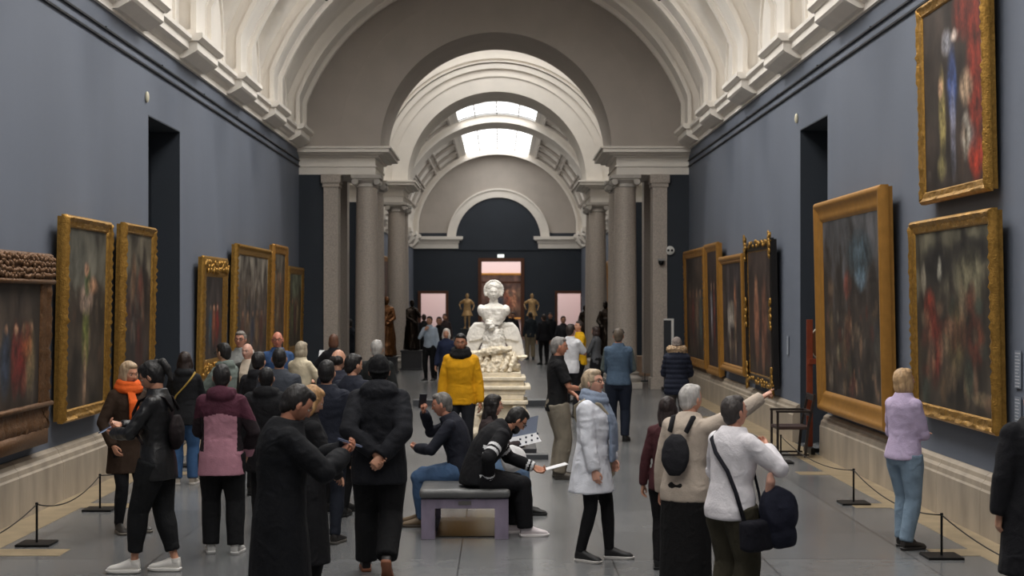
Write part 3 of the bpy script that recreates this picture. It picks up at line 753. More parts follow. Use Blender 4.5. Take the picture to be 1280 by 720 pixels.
ARM={'down':((.265,.03,.80),(.6,-.6,-.2)),'pocket':((.22,.12,.90),(.9,-.6,0)),'behind':((.035,-.165,.99),(1,-.35,0)),'phone':((.07,.34,1.14),(.8,-.2,-.6)),
     'cross':((-.07,.17,1.15),(.9,-.1,-.8)),'chin':((.05,.20,1.38),(.6,.1,-.9)),'strap':((.14,.16,1.25),(.8,-.2,-.6)),'front':((.04,.25,1.0),(.9,-.3,-.3)),'seatlap':((.12,.32,.72),(.8,-.3,-.3))}
def person(label,px,s,**kw):
    D=dict(DEF); D.update(kw); far=D['far']; seed=hash_(label)
    X=wx(px,s); Y=F/s; k=D['H']/1.75; root=D.get('root')
    statue=D.get('statue')
    if root is None:
        root=thing('person',label,'person',(X,Y,0),R(D['a']))
    B=D['bulk']; fem=D['fem']; vox=D['voxel']*(1.7 if far else 1)
    lean,hun=R(D['lean']),R(D['hunch'])
    P0=V((0,0,D['pz']))
    def pit(t): return lean*min(1,max(0,t/.25)) + hun*min(1,max(0,(t-.2)/.35))
    tab=[(0,P0.copy())]; p=P0.copy(); st=.01
    for i in range(80):
        t=i*st; a=pit(t+st/2); p=p+V((0,math.sin(a),math.cos(a)))*st; tab.append((t+st,p.copy()))
    def sp(t):
        if t<=0: return P0+V((0,0,t)),V((0,0,1)),V((0,1,0))
        i=min(len(tab)-1,int(round(t/st))); a=pit(t); return tab[i][1],V((0,math.sin(a),math.cos(a))),V((0,math.cos(a),-math.sin(a)))
    def ring(t,rx,ry,yo=0,n=20,sq=1.0):
        c,u,f=sp(t); out=[]
        for i in range(n):
            a=2*math.pi*i/n; ca,sa=math.cos(a),math.sin(a)
            out.append(c+V((1,0,0))*rx*ca+f*(ry*sa+yo))
        return out
    ws=.92 if fem else 1.0; bw=B*.5
    prof=[(-.10,.145,.105,-.01),(-.03,.168*(1.02 if fem else 1),.118,-.015),(.05,.158,.112,-.005),(.15,(.128 if fem else .142),.10,.0),(.27,.148*ws,.112,.004 if not fem else .012),(.38,.165*ws,.118,.004 if not fem else .012),(.45,.165*ws,.10,-.004),(.50,.125,.080,-.01),(.535,.075,.066,-.008)]
    hyaw,hpit,hrol=[R(x) for x in D['head']]
    c55,u55,f55=sp(.55); tot=lean+hun; npit=tot*.6+hpit*.35
    nd=V((0,math.sin(npit),math.cos(npit))); hc=sp(.53)[0]+nd*.155+V((0,math.cos(hpit),-math.sin(hpit)))*.018
    HM=Matrix.Rotation(hyaw,4,'Z')@Matrix.Rotation(-hpit,4,'X')@Matrix.Rotation(hrol,4,'Y')
    HT=Matrix.Translation(hc)@HM
    # joints
    J={}
    for sd,sg in (('l',-1),('r',1)):
        c,u,f=sp(.465); shw=(.160 if not fem else .143)+B*.3
        Sh=c+V((sg*shw,0,0))-f*.005+u*(.0); Sc=c+V((sg*(shw-.05),0,0))+u*.015
        am=D['arms'].get(sd,'down'); pose='relax'
        pn=None
        if isinstance(am,tuple) and am[0]=='W':     # target in world offsets from the feet (metres)
            a=R(D['a']); dx,dy=am[1][0]/k,am[1][1]/k
            T=V((dx*math.cos(a)+dy*math.sin(a),-dx*math.sin(a)+dy*math.cos(a),am[1][2]/k)); pole=V(am[2]); pose=am[3]; pn=am[4] if len(am)>4 else None
        elif isinstance(am,tuple):
            T=V(am[0]); T.x*=1; pole=V(am[1]); pose=am[2] if len(am)>2 else 'relax'; pn=am[3] if len(am)>3 else None
            T=V((sg*T.x,T.y,T.z)); pole=V((sg*pole.x,pole.y,pole.z))
        else:
            q,po=ARM[am]; T=V((sg*q[0],q[1],q[2])); pole=V((sg*po[0],po[1],po[2])); pose={'phone':'hold','cross':'flat','behind':'hold','chin':'hold','strap':'hold'}.get(am,'relax')
            if D['pz']<.8 and am!='seatlap': T.z-=.93-D['pz']
            if lean: T+= (sp(.465)[0]-(P0+V((0,0,.465))))*(.75 if am!='down' else .9)
        El,Wr=ik(Sh,T,.295,.265,pole)
        lg=D['legs'].get(sd,None)
        if lg is None: lg=((.10,.0,.085),12)
        An=V((sg*lg[0][0],lg[0][1],lg[0][2])) if not (len(lg)>3 and lg[3]=='abs') else V(lg[0])
        Hp=P0+V((sg*.092,0,-.03)); kp=lg[2] if len(lg)>2 and lg[2] else (sg*.1,1,.1)
        Kn,An2=ik(Hp,An,.4165,.4115,kp)
        J[sd]=dict(Sh=Sh,Sc=Sc,El=El,Wr=Wr,Hp=Hp,Kn=Kn,An=An2,yaw=-sg*R(lg[1]) ,pose=pose,fp=R(lg[4]) if len(lg)>4 else 0,pn=pn,sg=sg)
    sk=skinm(D['skin']); hc_col=D['hair'][1]
    mats=[sk,mat('eye_white',(214,208,200),.3),mat('eye_iris',(34,24,18),.2),mat('lip_%d_%d_%d'%tuple(int(v) for v in (D['skin'][0]*.82,D['skin'][1]*.62,D['skin'][2]*.62)),(D['skin'][0]*.82,D['skin'][1]*.62,D['skin'][2]*.62),.45),hairm(D.get('brow',tuple(max(0,int(v*.8)) for v in hc_col)))]
    # ---- body
    b=MB(); b.rings([ring(t,rx+bw*.6-.012,ry+bw*.6-.012,yo) for t,rx,ry,yo in prof])
    c53,_,_=sp(.50); b.tube([c53,sp(.53)[0],hc-HM.to_3x3()@V((0,.015,.06)),hc-HM.to_3x3()@V((0,.015,.0))],[.072,.058,.052,.05],seg=14)
    for sd in 'lr':
        j=J[sd]; fd=(j['Wr']-j['El']).normalized(); am_=(j['El']+j['Wr'])/2
        b.tube([j['Sc'],j['Sh'],(j['Sh']+j['El'])/2,j['El'],j['El'].lerp(j['Wr'],.3),j['El'].lerp(j['Wr'],.8),j['Wr'],j['Wr']+fd*.02],[.05,.05,.043,.036,.040,.028,.025,.024],seg=12,ends=True)
        if not D.get('skirtonly'):
            b.tube([j['Hp'],j['Hp'].lerp(j['Kn'],.5),j['Kn'],j['Kn'].lerp(j['An'],.3),j['Kn'].lerp(j['An'],.85),j['An']],[.08,.07,.05,.05,.034,.034],seg=12,ends=True)
    body,_=remesh(b,vox*1.15,3)
    hm=head_mesh(far,fem=fem); hm.xf(Matrix.Scale(1.0,4)); hm.xf(HT); body.join(hm)
    hl={}
    for sd in 'lr':
        j=J[sd]
        if D.get('nohand') and sd in D['nohand']: continue
        fd=(j['Wr']-j['El']).normalized(); sg=j['sg']
        n=V(j['pn']) if j['pn'] else (V((-sg,0,0)) if abs(fd.z)>.6 else V((-sg*.5,0,-1)))
        if j['pn'] is None and j['pose']=='hold': n=V((-sg*.6,-.2,.6))
        dirv=fd if not D.get('handdir') or sd not in D['handdir'] else V(D['handdir'][sd])
        n2=(n-dirv*dirv.dot(n)).normalized()
        mirror=1 if (dirv.cross(n2)).dot(V((0,1,0)) if abs(fd.z)>.6 else V((-sg,0,.3)))>0 else -1
        hmx=hand_mesh(j['Wr'],dirv,n2,j['pose'],mirror,.95 if fem else 1.0,not far); body.join(hmx,0)
        hl[sd]=j['Wr']+dirv.normalized()*.09+n2*.03
    body.xf(Matrix.Scale(k,4))
    # ---- top
    T=dict(g=.02,hem=-.12,flare=0,col=(24,24,26),sleeve=1.0,fold=.008,kind='fold',hood=0,collar=.045); T.update(D['top']); g=T['g']*.8+bw
    tb=MB(); pr=[(t,rx+g,ry+g,yo) for t,rx,ry,yo in prof if t>-.05]
    low=[]; t=T['hem']
    nst=max(1,int((-.05-t)/.08)) if t<-.05 else 0
    for q in range(nst):
        tt=t+(-.05-t)*q/nst; fl=T['flare']*( (-.05-tt)/max(.01,(-.05-t)))
        low.append((tt,.168+g+fl,.122+g+fl*.8,-.012))
    pr=low+pr
    if T['collar']: pr.append((.535+T['collar'],.066+g*.6,.066+g*.6,.0))
    seated=D['pz']<.8
    tb.rings([ring(t,rx,ry,yo) for t,rx,ry,yo in pr])
    for sd in 'lr':
        j=J[sd]; sl=T['sleeve']; ge=g*.62; W=j['Wr']; E=j['El']; Sx=j['Sh']
        if sl>=.9: tb.tube([j['Sc'],Sx,Sx.lerp(E,.5),E,E.lerp(W,.4),E.lerp(W,.85),W],[.056+ge*.5,.050+ge,.047+ge,.041+ge,.040+ge,.034+ge,.031+ge*.9],seg=14)
        elif sl>.5: tb.tube([j['Sc'],Sx,Sx.lerp(E,.5),E,E.lerp(W,.3)],[.062+ge*.5,.056+ge,.050+ge,.045+ge,.046+ge],seg=14)
        else: tb.tube([j['Sc'],Sx,Sx.lerp(E,.5),Sx.lerp(E,.8)],[.062+ge*.5,.056+ge,.054+ge,.056+ge],seg=14)
        tb.ell(E,(.042+ge if sl>.5 else .01,)*3,None,12,8); tb.ell(Sx,(.053+ge,)*3,None,12,8)
    if T['hood']:
        c,u,f=sp(.53); h=T['hood']
        tb.ell(c-f*.075+u*.0,(.115*h,.07*h,.075*h),None,14,10); tb.tube([c+V((.10*math.cos(a),0,0))+f*(.085*math.sin(a))+u*(.02-.02*math.sin(a)) for a in [2*math.pi*i/16 for i in range(17)]],.035*h,seg=8)
    tm,ns=remesh(tb,vox,2,.5); disp(tm,ns,foldfn(T['fold'],seed,T['kind']))
    if T.get('split'):                                 # second fabric by position
        for i,f in enumerate(tm.f):
            c=sum((tm.v[q] for q in f),V())/len(f)
            tm.m[i]=T['split'](c,J,sp)
    tm.xf(Matrix.Scale(k,4))
    # ---- bottom
    Bt=dict(col=(22,22,24),w=0.0,kind='trousers',taper=0,end=1.0,fold=.008); Bt.update(D['bot']); w=Bt['w']+bw*.3
    bb=MB()
    if Bt['kind']=='trousers':
        bb.rings([ring(t,rx,ry,yo) for t,rx,ry,yo in ((.10,.150+bw,.108+bw,0),(.03,.168+bw,.125+bw,-.012),(-.05,.175+bw,.13+bw,-.02),(-.12,.15,.11,-.01))]) if not seated else bb.rings([ring(t,rx,ry,yo) for t,rx,ry,yo in ((.12,.150+bw,.108+bw,0),(.03,.17+bw,.13+bw,-.01),(-.06,.17+bw,.125+bw,0),(-.10,.14,.10,0))])
        for sd in 'lr':
            j=J[sd]; A=j['Kn'].lerp(j['An'],Bt['end']); 
            bb.tube([j['Hp']+V((0,0,.02)),j['Hp'].lerp(j['Kn'],.25),j['Hp'].lerp(j['Kn'],.6),j['Kn'],j['Kn'].lerp(A,.35),j['Kn'].lerp(A,.8),A],[.098+w,.100+w,.080+w,.064+w,.064+w,.050+w*1.15-Bt['taper'],.047+w*1.2-Bt['taper']],seg=14)
            bb.ell(j['Kn'],(.062+w,)*3,None,12,8)
    else:
        end=Bt['hem']; bb.rings([ring(t,rx,ry,yo) for t,rx,ry,yo in ((.12,.145+bw,.11+bw,0),(0,.18+bw,.14+bw,-.01),(-.15,.19+bw,.15+bw,0),(end*.6-.05,.20+bw,.16+bw,0),(end,.205+bw,.17+bw,0))])
    bm_,ns=remesh(bb,vox*1.05,3,.55); disp(bm_,ns,foldfn(Bt['fold'],seed+3)); bm_.xf(Matrix.Scale(k,4))
    # ---- hair
    hr=None
    if D['hair'][0]!='bald':
        hr=hair_mesh(D['hair'][0],far,seed); hr.xf(HT); hr.xf(Matrix.Scale(k,4))
    shoes=[]
    for sd in 'lr':
        j=J[sd]; up,so=shoe_mbs()
        M=Matrix.Translation(j['An'])@Matrix.Rotation(j['yaw'],4,'Z')@Matrix.Rotation(j['fp'],4,'X')@Matrix.Translation((0,.04,-.085))
        for q in (up,so): q.xf(M); q.xf(Matrix.Scale(k,4))
        shoes.append((up,so))
    info=dict(root=root,J=J,k=k,HT=HT,sp=sp,hl=hl,a=D['a'],X=X,Y=Y,sk=sk)
    if statue:
        allm=MB()
        for q in (body,tm,bm_,hr): 
            if q: allm.join(q,0)
        for up,so in shoes: allm.join(up,0); allm.join(so,0)
        if D.get('robe'): 
            rb=MB(); rb.rings([ring(t,rx,ry,0) for t,rx,ry in ((.42,.17,.13),(.2,.19,.17),(-.1,.23,.2),(-.5,.27,.24),(-.9,.3,.27))]); 
            rb,ns=remesh(rb,.025,2); disp(rb,ns,foldfn(.03,seed)); rb.xf(Matrix.Scale(k,4)); allm.join(rb,0)
        info['mb']=allm; return info
    obj('body',body,mats,root,smooth=True)
    tms=[T.get('mat') or cloth(T['col'])]+[cloth(c) for c in T.get('cols',[])]
    obj(T.get('name','jacket'),tm,tms,root,smooth=True)
    obj(Bt.get('name','trousers'),bm_,Bt.get('mat') or cloth(Bt['col']),root,smooth=True)
    if hr: obj({'beanie':'beanie','hoodhat':'fur_hat'}.get(D['hair'][0],'hair'),hr,D['hair'][2] if len(D['hair'])>2 else hairm(hc_col),root,smooth=True)
    for up,so in shoes:
        u=obj('shoe',up,mat('shoe_%d_%d_%d'%D['shoe'][0],D['shoe'][0],.5),root,auto=50); obj('sole',so,mat('sole_%d_%d_%d'%D['shoe'][1],D['shoe'][1],.6),u,auto=50)
    # ---- extras
    if D.get('glasses'):
        gm=MB()
        for sg in(-1,1):
            gm.tube([(sg*.033+.024*math.cos(a),.094,.008+.018*math.sin(a)) for a in [2*math.pi*i/16 for i in range(17)]],.0026,seg=6)
            gm.tube([(sg*.057,.093,.012),(sg*.075,.06,.014),(sg*.08,-.005,.012)],.0025,seg=6)
        gm.tube([(-.009,.095,.012),(.009,.095,.012)],.0025,seg=6); gm.xf(HT); gm.xf(Matrix.Scale(k,4)); obj('glasses',gm,BLACK,root,smooth=True)
    if D.get('scarf'):
        sm=MB(); c,u,f=sp(.535)
        for q,(rr,dz,th) in enumerate(((.10,.0,.048),(.088,.045,.042))):
            sm.tube([c+V((1,0,0))*rr*math.cos(a)+f*rr*(.9*math.sin(a)+.1)+u*(dz-.02*math.sin(a)) for a in [2*math.pi*i/20 for i in range(21)]],th,seg=10)
        for (x0,x1,ln) in D.get('scarftails',[]):
            pts=[c+V((x0,0,0))+f*.10]; 
            for q in range(1,6):
                cc,_,ff=sp(.5-ln*q/5); pts.append(cc+V((x0+(x1-x0)*q/5,0,0))+ff*(.155+.03*(q>1)))
            sm.tube(pts,[.04,.045,.05,.052,.055,.05],seg=10,flat=.45,side=(1,0,0))
        sm,ns=remesh(sm,.009,2,.5); disp(sm,ns,foldfn(.010,seed+9)); sm.xf(Matrix.Scale(k,4)); obj('scarf',sm,cloth(D['scarf']),root,smooth=True)
    PEOPLE.append(info)
    return info
def hash_(s_):
    h=7
    for ch in s_: h=(h*31+ord(ch))%9973
    return h*.37
def toworld(info,p):
    a=R(info['a']); p=V(p)*info['k']; return V((info['X']+p.x*math.cos(a)-p.y*math.sin(a),info['Y']+p.x*math.sin(a)+p.y*math.cos(a),p.z))
def phone(info,sd,label,tilt=40,col=(30,30,34),yaw=0,off=(0,0,0)):
    w=toworld(info,info['hl'][sd]); t=thing('smartphone',label,'phone',w+V(off)); t.rotation_euler=(R(tilt),0,R(info['a']+yaw))
    obj('phone_case',MB().bevbox(-.038,.038,-.004,.005,-.078,.078,.004),mat('phone_case_%d'%col[0],col,.4),t)
    obj('phone_screen',MB().box(-.034,.034,-.0055,-.0035,-.073,.073),mat('lit_phone_screen',(150,165,190),.2,emit=.45),t); return t
def backpack(info,label,cat,col,w=.15,h=.2,d=.07,name='backpack',so=1.18,bo=.178):
    k=info['k']; t=thing(name,label,cat,(info['X'],info['Y'],0),R(info['a'])); sp=info['sp']
    mb=MB(); rings=[]
    n=9
    for q in range(n):
        tt=.08+h*2*q/(n-1) if h else 0; c,u,f=sp(tt+.0); e=math.sin(math.pi*(q+.35)/(n-.3))**.45
        rings.append([c-f*(bo+d*.6)+V((1,0,0))*w*e*math.copysign(abs(math.cos(a))**.8,math.cos(a))+f*d*e*math.sin(a) for a in [2*math.pi*i/18 for i in range(18)]])
    mb.rings(rings); m,ns=remesh(mb,.012,2); disp(m,ns,foldfn(.008,3)); m.xf(Matrix.Scale(k,4)); obj('bag_body',m,cloth(col),t,smooth=True)
    for sg in (-1,1):
        s2=MB(); pts=[]
        c,u,f=sp(.44)
        for (tt,fy,x) in ((.40,-.16,.07),(.50,-.10,.085),(.53,0,.09),(.48,.11,.10),(.38,.155,.11),(.25,.14,.14),(.14,.04,.205)):
            c,u,f=sp(tt); pts.append(c+f*fy*so+u*(.02*(so>1.1) if tt>.47 else 0)+V((sg*x*1.02,0,0)))
        s2.tube(pts,.022,seg=8,flat=.35); s2.xf(Matrix.Scale(k,4)); obj('strap',s2,cloth(col),t,smooth=True)
    return t
def crossbag(info,label,side,col,z=.72,w=.16,h=.13,fy=-.02,name='shoulder_bag',strapcol=None,xo=.26,d=.06):
    k=info['k']; sp=info['sp']; t=thing(name,label,'bag',(info['X'],info['Y'],0),R(info['a'])); sg=1 if side=='r' else -1
    mb=MB(); mb.bevbox(-d,d,-w,w,-h,h,.03); m,ns=remesh(mb,.012,2); disp(m,ns,foldfn(.012,5)); m.xf(Matrix.Translation((sg*xo,fy,z))); m.xf(Matrix.Scale(k,4)); obj('bag_body',m,cloth(col),t,smooth=True)
    pts=[V((sg*(xo-.02),fy-.10,z+h*.9))]
    for tt,x,y in ((.1,.17,-.13),(.25,.10,-.155),(.38,-.02,-.165),(.48,-.10,-.135),(.535,-.135,-.03),(.50,-.12,.11),(.38,-.03,.17),(.22,.08,.165),(.08,.17,.12)):
        c,u,f=sp(tt); pts.append(c+V((sg*x,0,0))+f*y)
    pts.append(V((sg*(xo-.02),fy+.10,z+h*.9)))
    s2=MB(); s2.tube(pts,.016,seg=8,flat=.4); s2.xf(Matrix.Scale(k,4)); obj('strap',s2,cloth(strapcol or col),t,smooth=True); return t
# ------------------------------------------------------------------ the visitors
BK=(24,24,27); NV=(28,31,42)
LEG=lambda x,y,yaw=10: ((x,y,.085),yaw)
def walk(f=.15): return {'l':LEG(.1,f),'r':LEG(.1,-f*.6)}
# left foreground
p=person('woman with fair hair and bright orange scarf in dark brown coat, facing into the hall',160,129,H=1.66,a=-140,fem=True,skin=(196,140,112),hair=('bob',(178,152,122)),head=(10,8,0),
    top=dict(col=(52,38,28),g=.035,hem=-.32,flare=.03,name='coat'),scarf=(222,96,36),scarftails=[(.03,.02,.28)],shoe=((40,36,32),(120,114,104)),arms={'r':'pocket','l':'down'})
p=person('woman with high black ponytail in black jacket, looking down at phone, white sneakers',196,151,H=1.76,a=82,fem=True,skin=(190,138,112),hair=('ponytail',(20,17,17)),head=(0,28,0),
    top=dict(mat=leather((22,22,24)),g=.03,hem=-.16,flare=.01,name='jacket'),bot=dict(col=(22,23,25),w=.02,end=.8,taper=.01),shoe=((226,222,216),(236,232,226)),
    arms={'l':'phone','r':((.05,.33,1.2),(.8,-.3,-.6),'hold')},legs={'l':LEG(.09,.16),'r':LEG(.05,-.14,-4)})
phone(p,'l','smartphone held by woman with ponytail',60,(60,70,90),off=(-.03,0,.02)); backpack(p,'small black backpack on back of woman with ponytail','backpack',(28,20,22),.12,.14,.05,so=1.02,bo=.14)
p=person('woman with long dark hair and blue jeans, back turned, beside the left doorway',231,103,H=1.62,a=8,fem=True,hair=('long',(40,28,24)),top=dict(col=(26,27,30),g=.045,hem=-.14,hood=1.0),
    bot=dict(col=(56,86,124),w=.02),shoe=((170,160,146),(220,214,206)),arms={'l':'front','r':'front'})
crossbag(p,'black shoulder bag with yellowish strap on woman in jeans','l',(24,24,26),z=.72,w=.12,strapcol=(170,140,70))
def sp_pink(c,J,sp):
    if c.z>1.30-.25*abs(c.x): return 1
    if abs(c.x)>.15 and c.z>.95: return 2
    return 0
p=person('person with short black hair in pink and maroon jacket, back turned',277,141,H=1.69,a=4,hair=('short',(24,21,21)),voxel=.0095,top=dict(col=(178,128,142),cols=[(78,40,54),(38,30,34)],g=.045,hem=-.2,hood=1.15,split=sp_pink,name='jacket',flare=.01),
    bot=dict(col=(20,20,22),w=.025),shoe=((206,204,200),(222,220,216)),arms={'l':'front','r':'pocket'},legs={'l':LEG(.1,.03),'r':LEG(.13,-.04)})
person('man with glasses and black hair in grey green jacket, profile to the left',281,101,H=1.72,a=62,hair=('short',(20,18,18)),skin=(200,156,128),glasses=True,top=dict(col=(112,122,116),g=.03,hem=-.12,hood=.8),head=(-4,6,0),arms={'l':'phone','r':'phone'})
person('tall grey haired man with glasses facing out, behind the bald man on the left',301,87,H=1.8,a=172,hair=('short',(120,112,104)),skin=(196,140,118),glasses=True,top=dict(col=(150,152,150),g=.025),bot=dict(col=(60,60,64)))
person('bald elderly man in pale shirt under dark jacket, facing out',310,92,H=1.66,a=160,hair=('balding',(200,190,180)),skin=(206,160,142),top=dict(col=(60,60,58),cols=[(210,196,178)],g=.025,split=lambda c,J,sp:1 if abs(c.x)<.07 and c.y>0 else 0))
person('short dark haired person in black jacket in front of the bald man',323,109,H=1.66,a=-15,hair=('short',(20,18,20)),top=dict(col=(30,30,34),g=.04,hem=-.18,hood=.9))
person('man with red face and dark rimmed glasses in blue jacket, facing out',347,86,H=1.79,a=-175,hair=('balding',(70,62,58)),skin=(204,132,110),glasses=True,top=dict(col=(58,84,126),g=.03),bot=dict(col=(50,50,56)))
person('man with cropped black hair in dark grey jacket, back turned beside woman in cream',349,116,H=1.74,a=6,hair=('crop',(24,20,20)),bulk=.02,top=dict(col=(62,66,74),g=.03,hem=-.1))
person('woman with greyish blonde bob in cream coat, back turned',376,89,H=1.66,a=-28,fem=True,hair=('bob',(158,146,126)),top=dict(col=(206,194,168),g=.035,hem=-.3,name='coat'),arms={'l':'phone','r':'phone'},head=(-5,6,0))
person('person in black hooded jacket squeezed behind the man with folded lit phone',333,128,H=1.6,a=0,hair=('short',(16,15,17)),bulk=.03,top=dict(col=(24,24,27),g=.05,hem=-.3,hood=1.2))
p=person('large dark haired man in long black coat, head bent over a lit phone, foreground',352,199,H=1.75,a=-72,hair=('short',(26,21,20)),skin=(186,128,102),head=(4,34,0),bulk=.03,hunch=12,
    top=dict(col=(20,21,25),g=.045,hem=-.42,flare=.03,name='coat'),arms={'l':((.02,.40,1.30),(.9,-.3,-.6),'hold'),'r':((.05,.38,1.27),(.9,-.3,-.6),'hold')},shoe=((150,140,130),(170,160,150)))
phone(p,'r','lit smartphone in hands of large man in black coat',70,(70,80,110),off=(.03,.0,.03))
person('woman with long straight blonde hair in long black coat, behind the man with lit phone',384,166,H=1.62,a=-62,fem=True,hair=('long',(168,128,84)),head=(0,24,0),top=dict(col=(21,21,24),g=.04,hem=-.62,flare=.05,name='coat'),arms={'l':'front','r':'front'})
person('dark haired man in navy jacket and dark jeans, back turned left of hooded man',408,135,H=1.70,a=-8,hair=('short',(18,16,17)),bulk=.02,top=dict(col=(32,35,46),g=.04,hem=-.16),bot=dict(col=(30,34,44)),shoe=((40,36,34),(90,86,80)),legs=walk(.12))
person('man with bald spot in dark navy jacket, behind man in navy jacket',421,118,H=1.74,a=-25,hair=('balding',(34,28,26)),head=(0,14,0),top=dict(col=(40,42,54),g=.04))
person('dark haired person in navy jacket, head turned right, beside hooded man',441,121,H=1.70,a=-20,hair=('short',(22,18,18)),head=(-30,10,0),top=dict(col=(36,39,50),g=.045,hem=-.2))
person('grey haired man in dark jacket just beyond the hooded man',471,96,H=1.73,a=-4,hair=('short',(168,164,160)),top=dict(col=(34,36,36),g=.04))
p=person('man in black puffer coat and black cap, hands clasped behind back, walking away',474,152,H=1.80,a=2,hair=('beanie',(18,18,20),cloth((18,18,20))),bulk=.02,
    top=dict(col=(29,30,35),g=.055,hem=-.20,hood=1.35,fold=.012,name='puffer_coat'),bot=dict(col=(20,20,22),w=.03),arms={'l':((.03,-.22,.99),(1,-.3,.1),'hold',(0,-1,0)),'r':((.03,-.24,.96),(1,-.3,.1),'hold',(0,1,0))},shoe=((36,32,32),(150,96,70)),
    legs={'l':LEG(.11,.12,6),'r':((.07,-.24,.17),4,None,'',-48)})
# far left-centre people
person('person with reddish brown hair by the left pier, holding a white sheet',417,74,H=1.66,a=10,fem=True,far=True,hair=('bob',(96,62,44)),top=dict(col=(30,30,34)),arms={'l':((.18,.30,1.18),(.8,-.2,-.6),'hold')})
t=tag(obj('paper_sheet',MB().add([(-.08,0,-.06),(.08,.03,-.07),(.09,.10,.07),(-.07,.08,.08)],[(0,1,2,3)]),mat('map_white',(222,222,224),.7),None,fix=False),'small white sheet of paper held up by the reddish haired person','paper'); t.location=(wx(401,74),F/74+.33,1.29)
person('dark dressed person half hidden between left pier and column',437,46,H=1.7,a=30,far=True,top=dict(col=(34,40,50)))
person('man in pale blue shirt and black trousers with hand at his chin',537,46.3,H=1.78,a=160,far=True,hair=('short',(36,28,24)),top=dict(col=(178,192,208),g=.015,hem=-.04,name='shirt'),arms={'r':'chin','l':'down'},shoe=((60,60,60),(200,200,200)))
person('dark dressed man right behind man in pale blue shirt',549,45,H=1.75,a=175,far=True,hair=('short',(40,30,26)))
person('white haired woman in navy coat near man in pale blue shirt',558,57,H=1.60,a=172,fem=True,far=True,hair=('wavy',(206,198,190)),top=dict(col=(30,38,62),g=.03,hem=-.3,name='coat'))
for q,(px,s,a,lb,c) in enumerate([(556,36,170,'distant brown haired man in front of the left rear doorway',(60,50,50)),(530,37,20,'distant person in front of left rear doorway, back turned',(30,30,34)),(641,33,170,'distant person in dark suit right of the marble bust',(36,34,38)),
    (633,30,0,'distant black dressed person seen past the eagle wing',(24,24,28)),(688,34,170,'distant tall black dressed man near the right gilded statue',(28,28,32)),(704,41,190,'distant man with dark cap before the right rear doorway',(40,40,44)),(680,37,20,'distant black coated person beside man in khaki trousers',(26,26,30))]):
    person(lb,px,s,H=1.72,a=a,far=True,top=dict(col=c),hair=('short',(50,36,28)))
person('distant man in dark jacket and khaki trousers below the right gilded statue',663,34,H=1.75,a=10,far=True,hair=('short',(40,34,30)),top=dict(col=(44,50,56)),bot=dict(col=(150,136,112),w=.02))
# centre
p=person('bearded young man in yellow hoodie with thick black scarf, facing the viewer',576,93,H=1.80,a=176,hair=('short',(20,17,16)),skin=(168,118,92),head=(0,4,0),bulk=.01,top=dict(col=(216,156,22),g=.045,hem=-.12,name='hoodie',hood=.6),scarf=(20,20,22),bot=dict(col=(30,32,38)))
# bench
bt=thing('museum_bench','low bench with dark padded leather top and purple-grey wooden legs','bench',(-.33,15.0,0))
mb=MB(); mb.bevbox(-.43,.43,-.78,.78,.385,.475,.04); m,ns=remesh(mb,.015,3); disp(m,ns,lambda v:.006*noise.noise((v.x*6,v.y*6,v.z*6))-.0); obj('cushion',m,mat('charcoal_leather',(92,92,92),.42,bump=.1,bscale=30),bt,smooth=True)
BW=mat('purple_grey_wood',(132,122,140),.4,var=.25,vscale=7,stretch=(1,1,.4))
mb=MB(); 
for y in (-.74,.68): mb.bevbox(-.41,.41,y,y+.06,.29,.38,.004)
for x in (-.41,.35): mb.bevbox(x,x+.06,-.68,.68,.3,.38,.004)
obj('apron',mb,BW,bt)
for x in (-1,1):
    for y in (-1,1):
        obj('leg',MB().bevbox(min(x*.41,x*.28),max(x*.41,x*.28),min(y*.60,y*.74),max(y*.60,y*.74),0,.30,.004),BW,bt)
obj('plaque',MB().box(-.06,.06,-.746,-.74,.325,.36),mat('brushed_plaque',(120,116,112),.4,metal=.6),bt)
obj('base_plate',MB().box(-.28,.28,-.6,.6,.0,.012),mat('dark_polished_plate',(58,50,42),.3,metal=.3),bt)
# seated man left
p=person('seated grey haired man in navy jacket and jeans holding up a phone',577,126,H=1.74,a=82,pz=.56,lean=14,hunch=12,head=(0,12,0),hair=('crop',(104,100,96)),skin=(192,134,110),
    top=dict(col=(32,34,44),g=.035,hem=-.06),bot=dict(col=(66,90,122),w=.02),shoe=((110,92,70),(70,60,50)),
    arms={'r':((.10,.40,1.13),(.9,.2,-1.2),'grip',(0,-1,0)),'l':((.06,.44,.78),(.9,-.2,-.5),'hold')},legs={'l':((.10,.36,.085),8),'r':((.12,.42,.085),8)})
phone(p,'r','dark smartphone held up by the seated grey haired man',-20,(44,44,50),yaw=118,off=(-.02,0,.04))
# seated woman behind
p=person('seated woman with long dark hair facing right behind the bearded man on the bench',607,119.5,H=1.62,a=-84,pz=.55,lean=8,head=(4,4,0),fem=True,hair=('long',(26,20,19)),skin=(204,150,128),top=dict(col=(60,50,50),g=.02,hem=-.06),
    bot=dict(col=(96,120,150),w=.015),arms={'l':((.05,.42,.80),(.8,-.2,-.6),'hold'),'r':((.05,.42,.80),(.8,-.2,-.6),'hold')},legs={'l':((.09,.42,.085),8),'r':((.10,.46,.085),8)})
t=thing('gallery_map','unfolded white and pale blue printed gallery map held by the seated woman','map',(.2,15.9,.80))
mb=MB(); mb.add([(-.12,0,0),(.18,-.02,.06),(.2,-.05,.24),(-.10,-.03,.17)],[(0,1,2,3)]); obj('upper_leaf',mb,mat('map_blue',(150,160,182),.7),t,fix=False)
mb=MB(); mb.add([(-.12,0,0),(.18,-.02,.06),(.23,-.14,-.02),(-.05,-.12,-.09)],[(0,1,2,3)]); obj('lower_leaf',mb,mat('map_white',(222,222,224),.7),t,fix=False)
mb=MB()
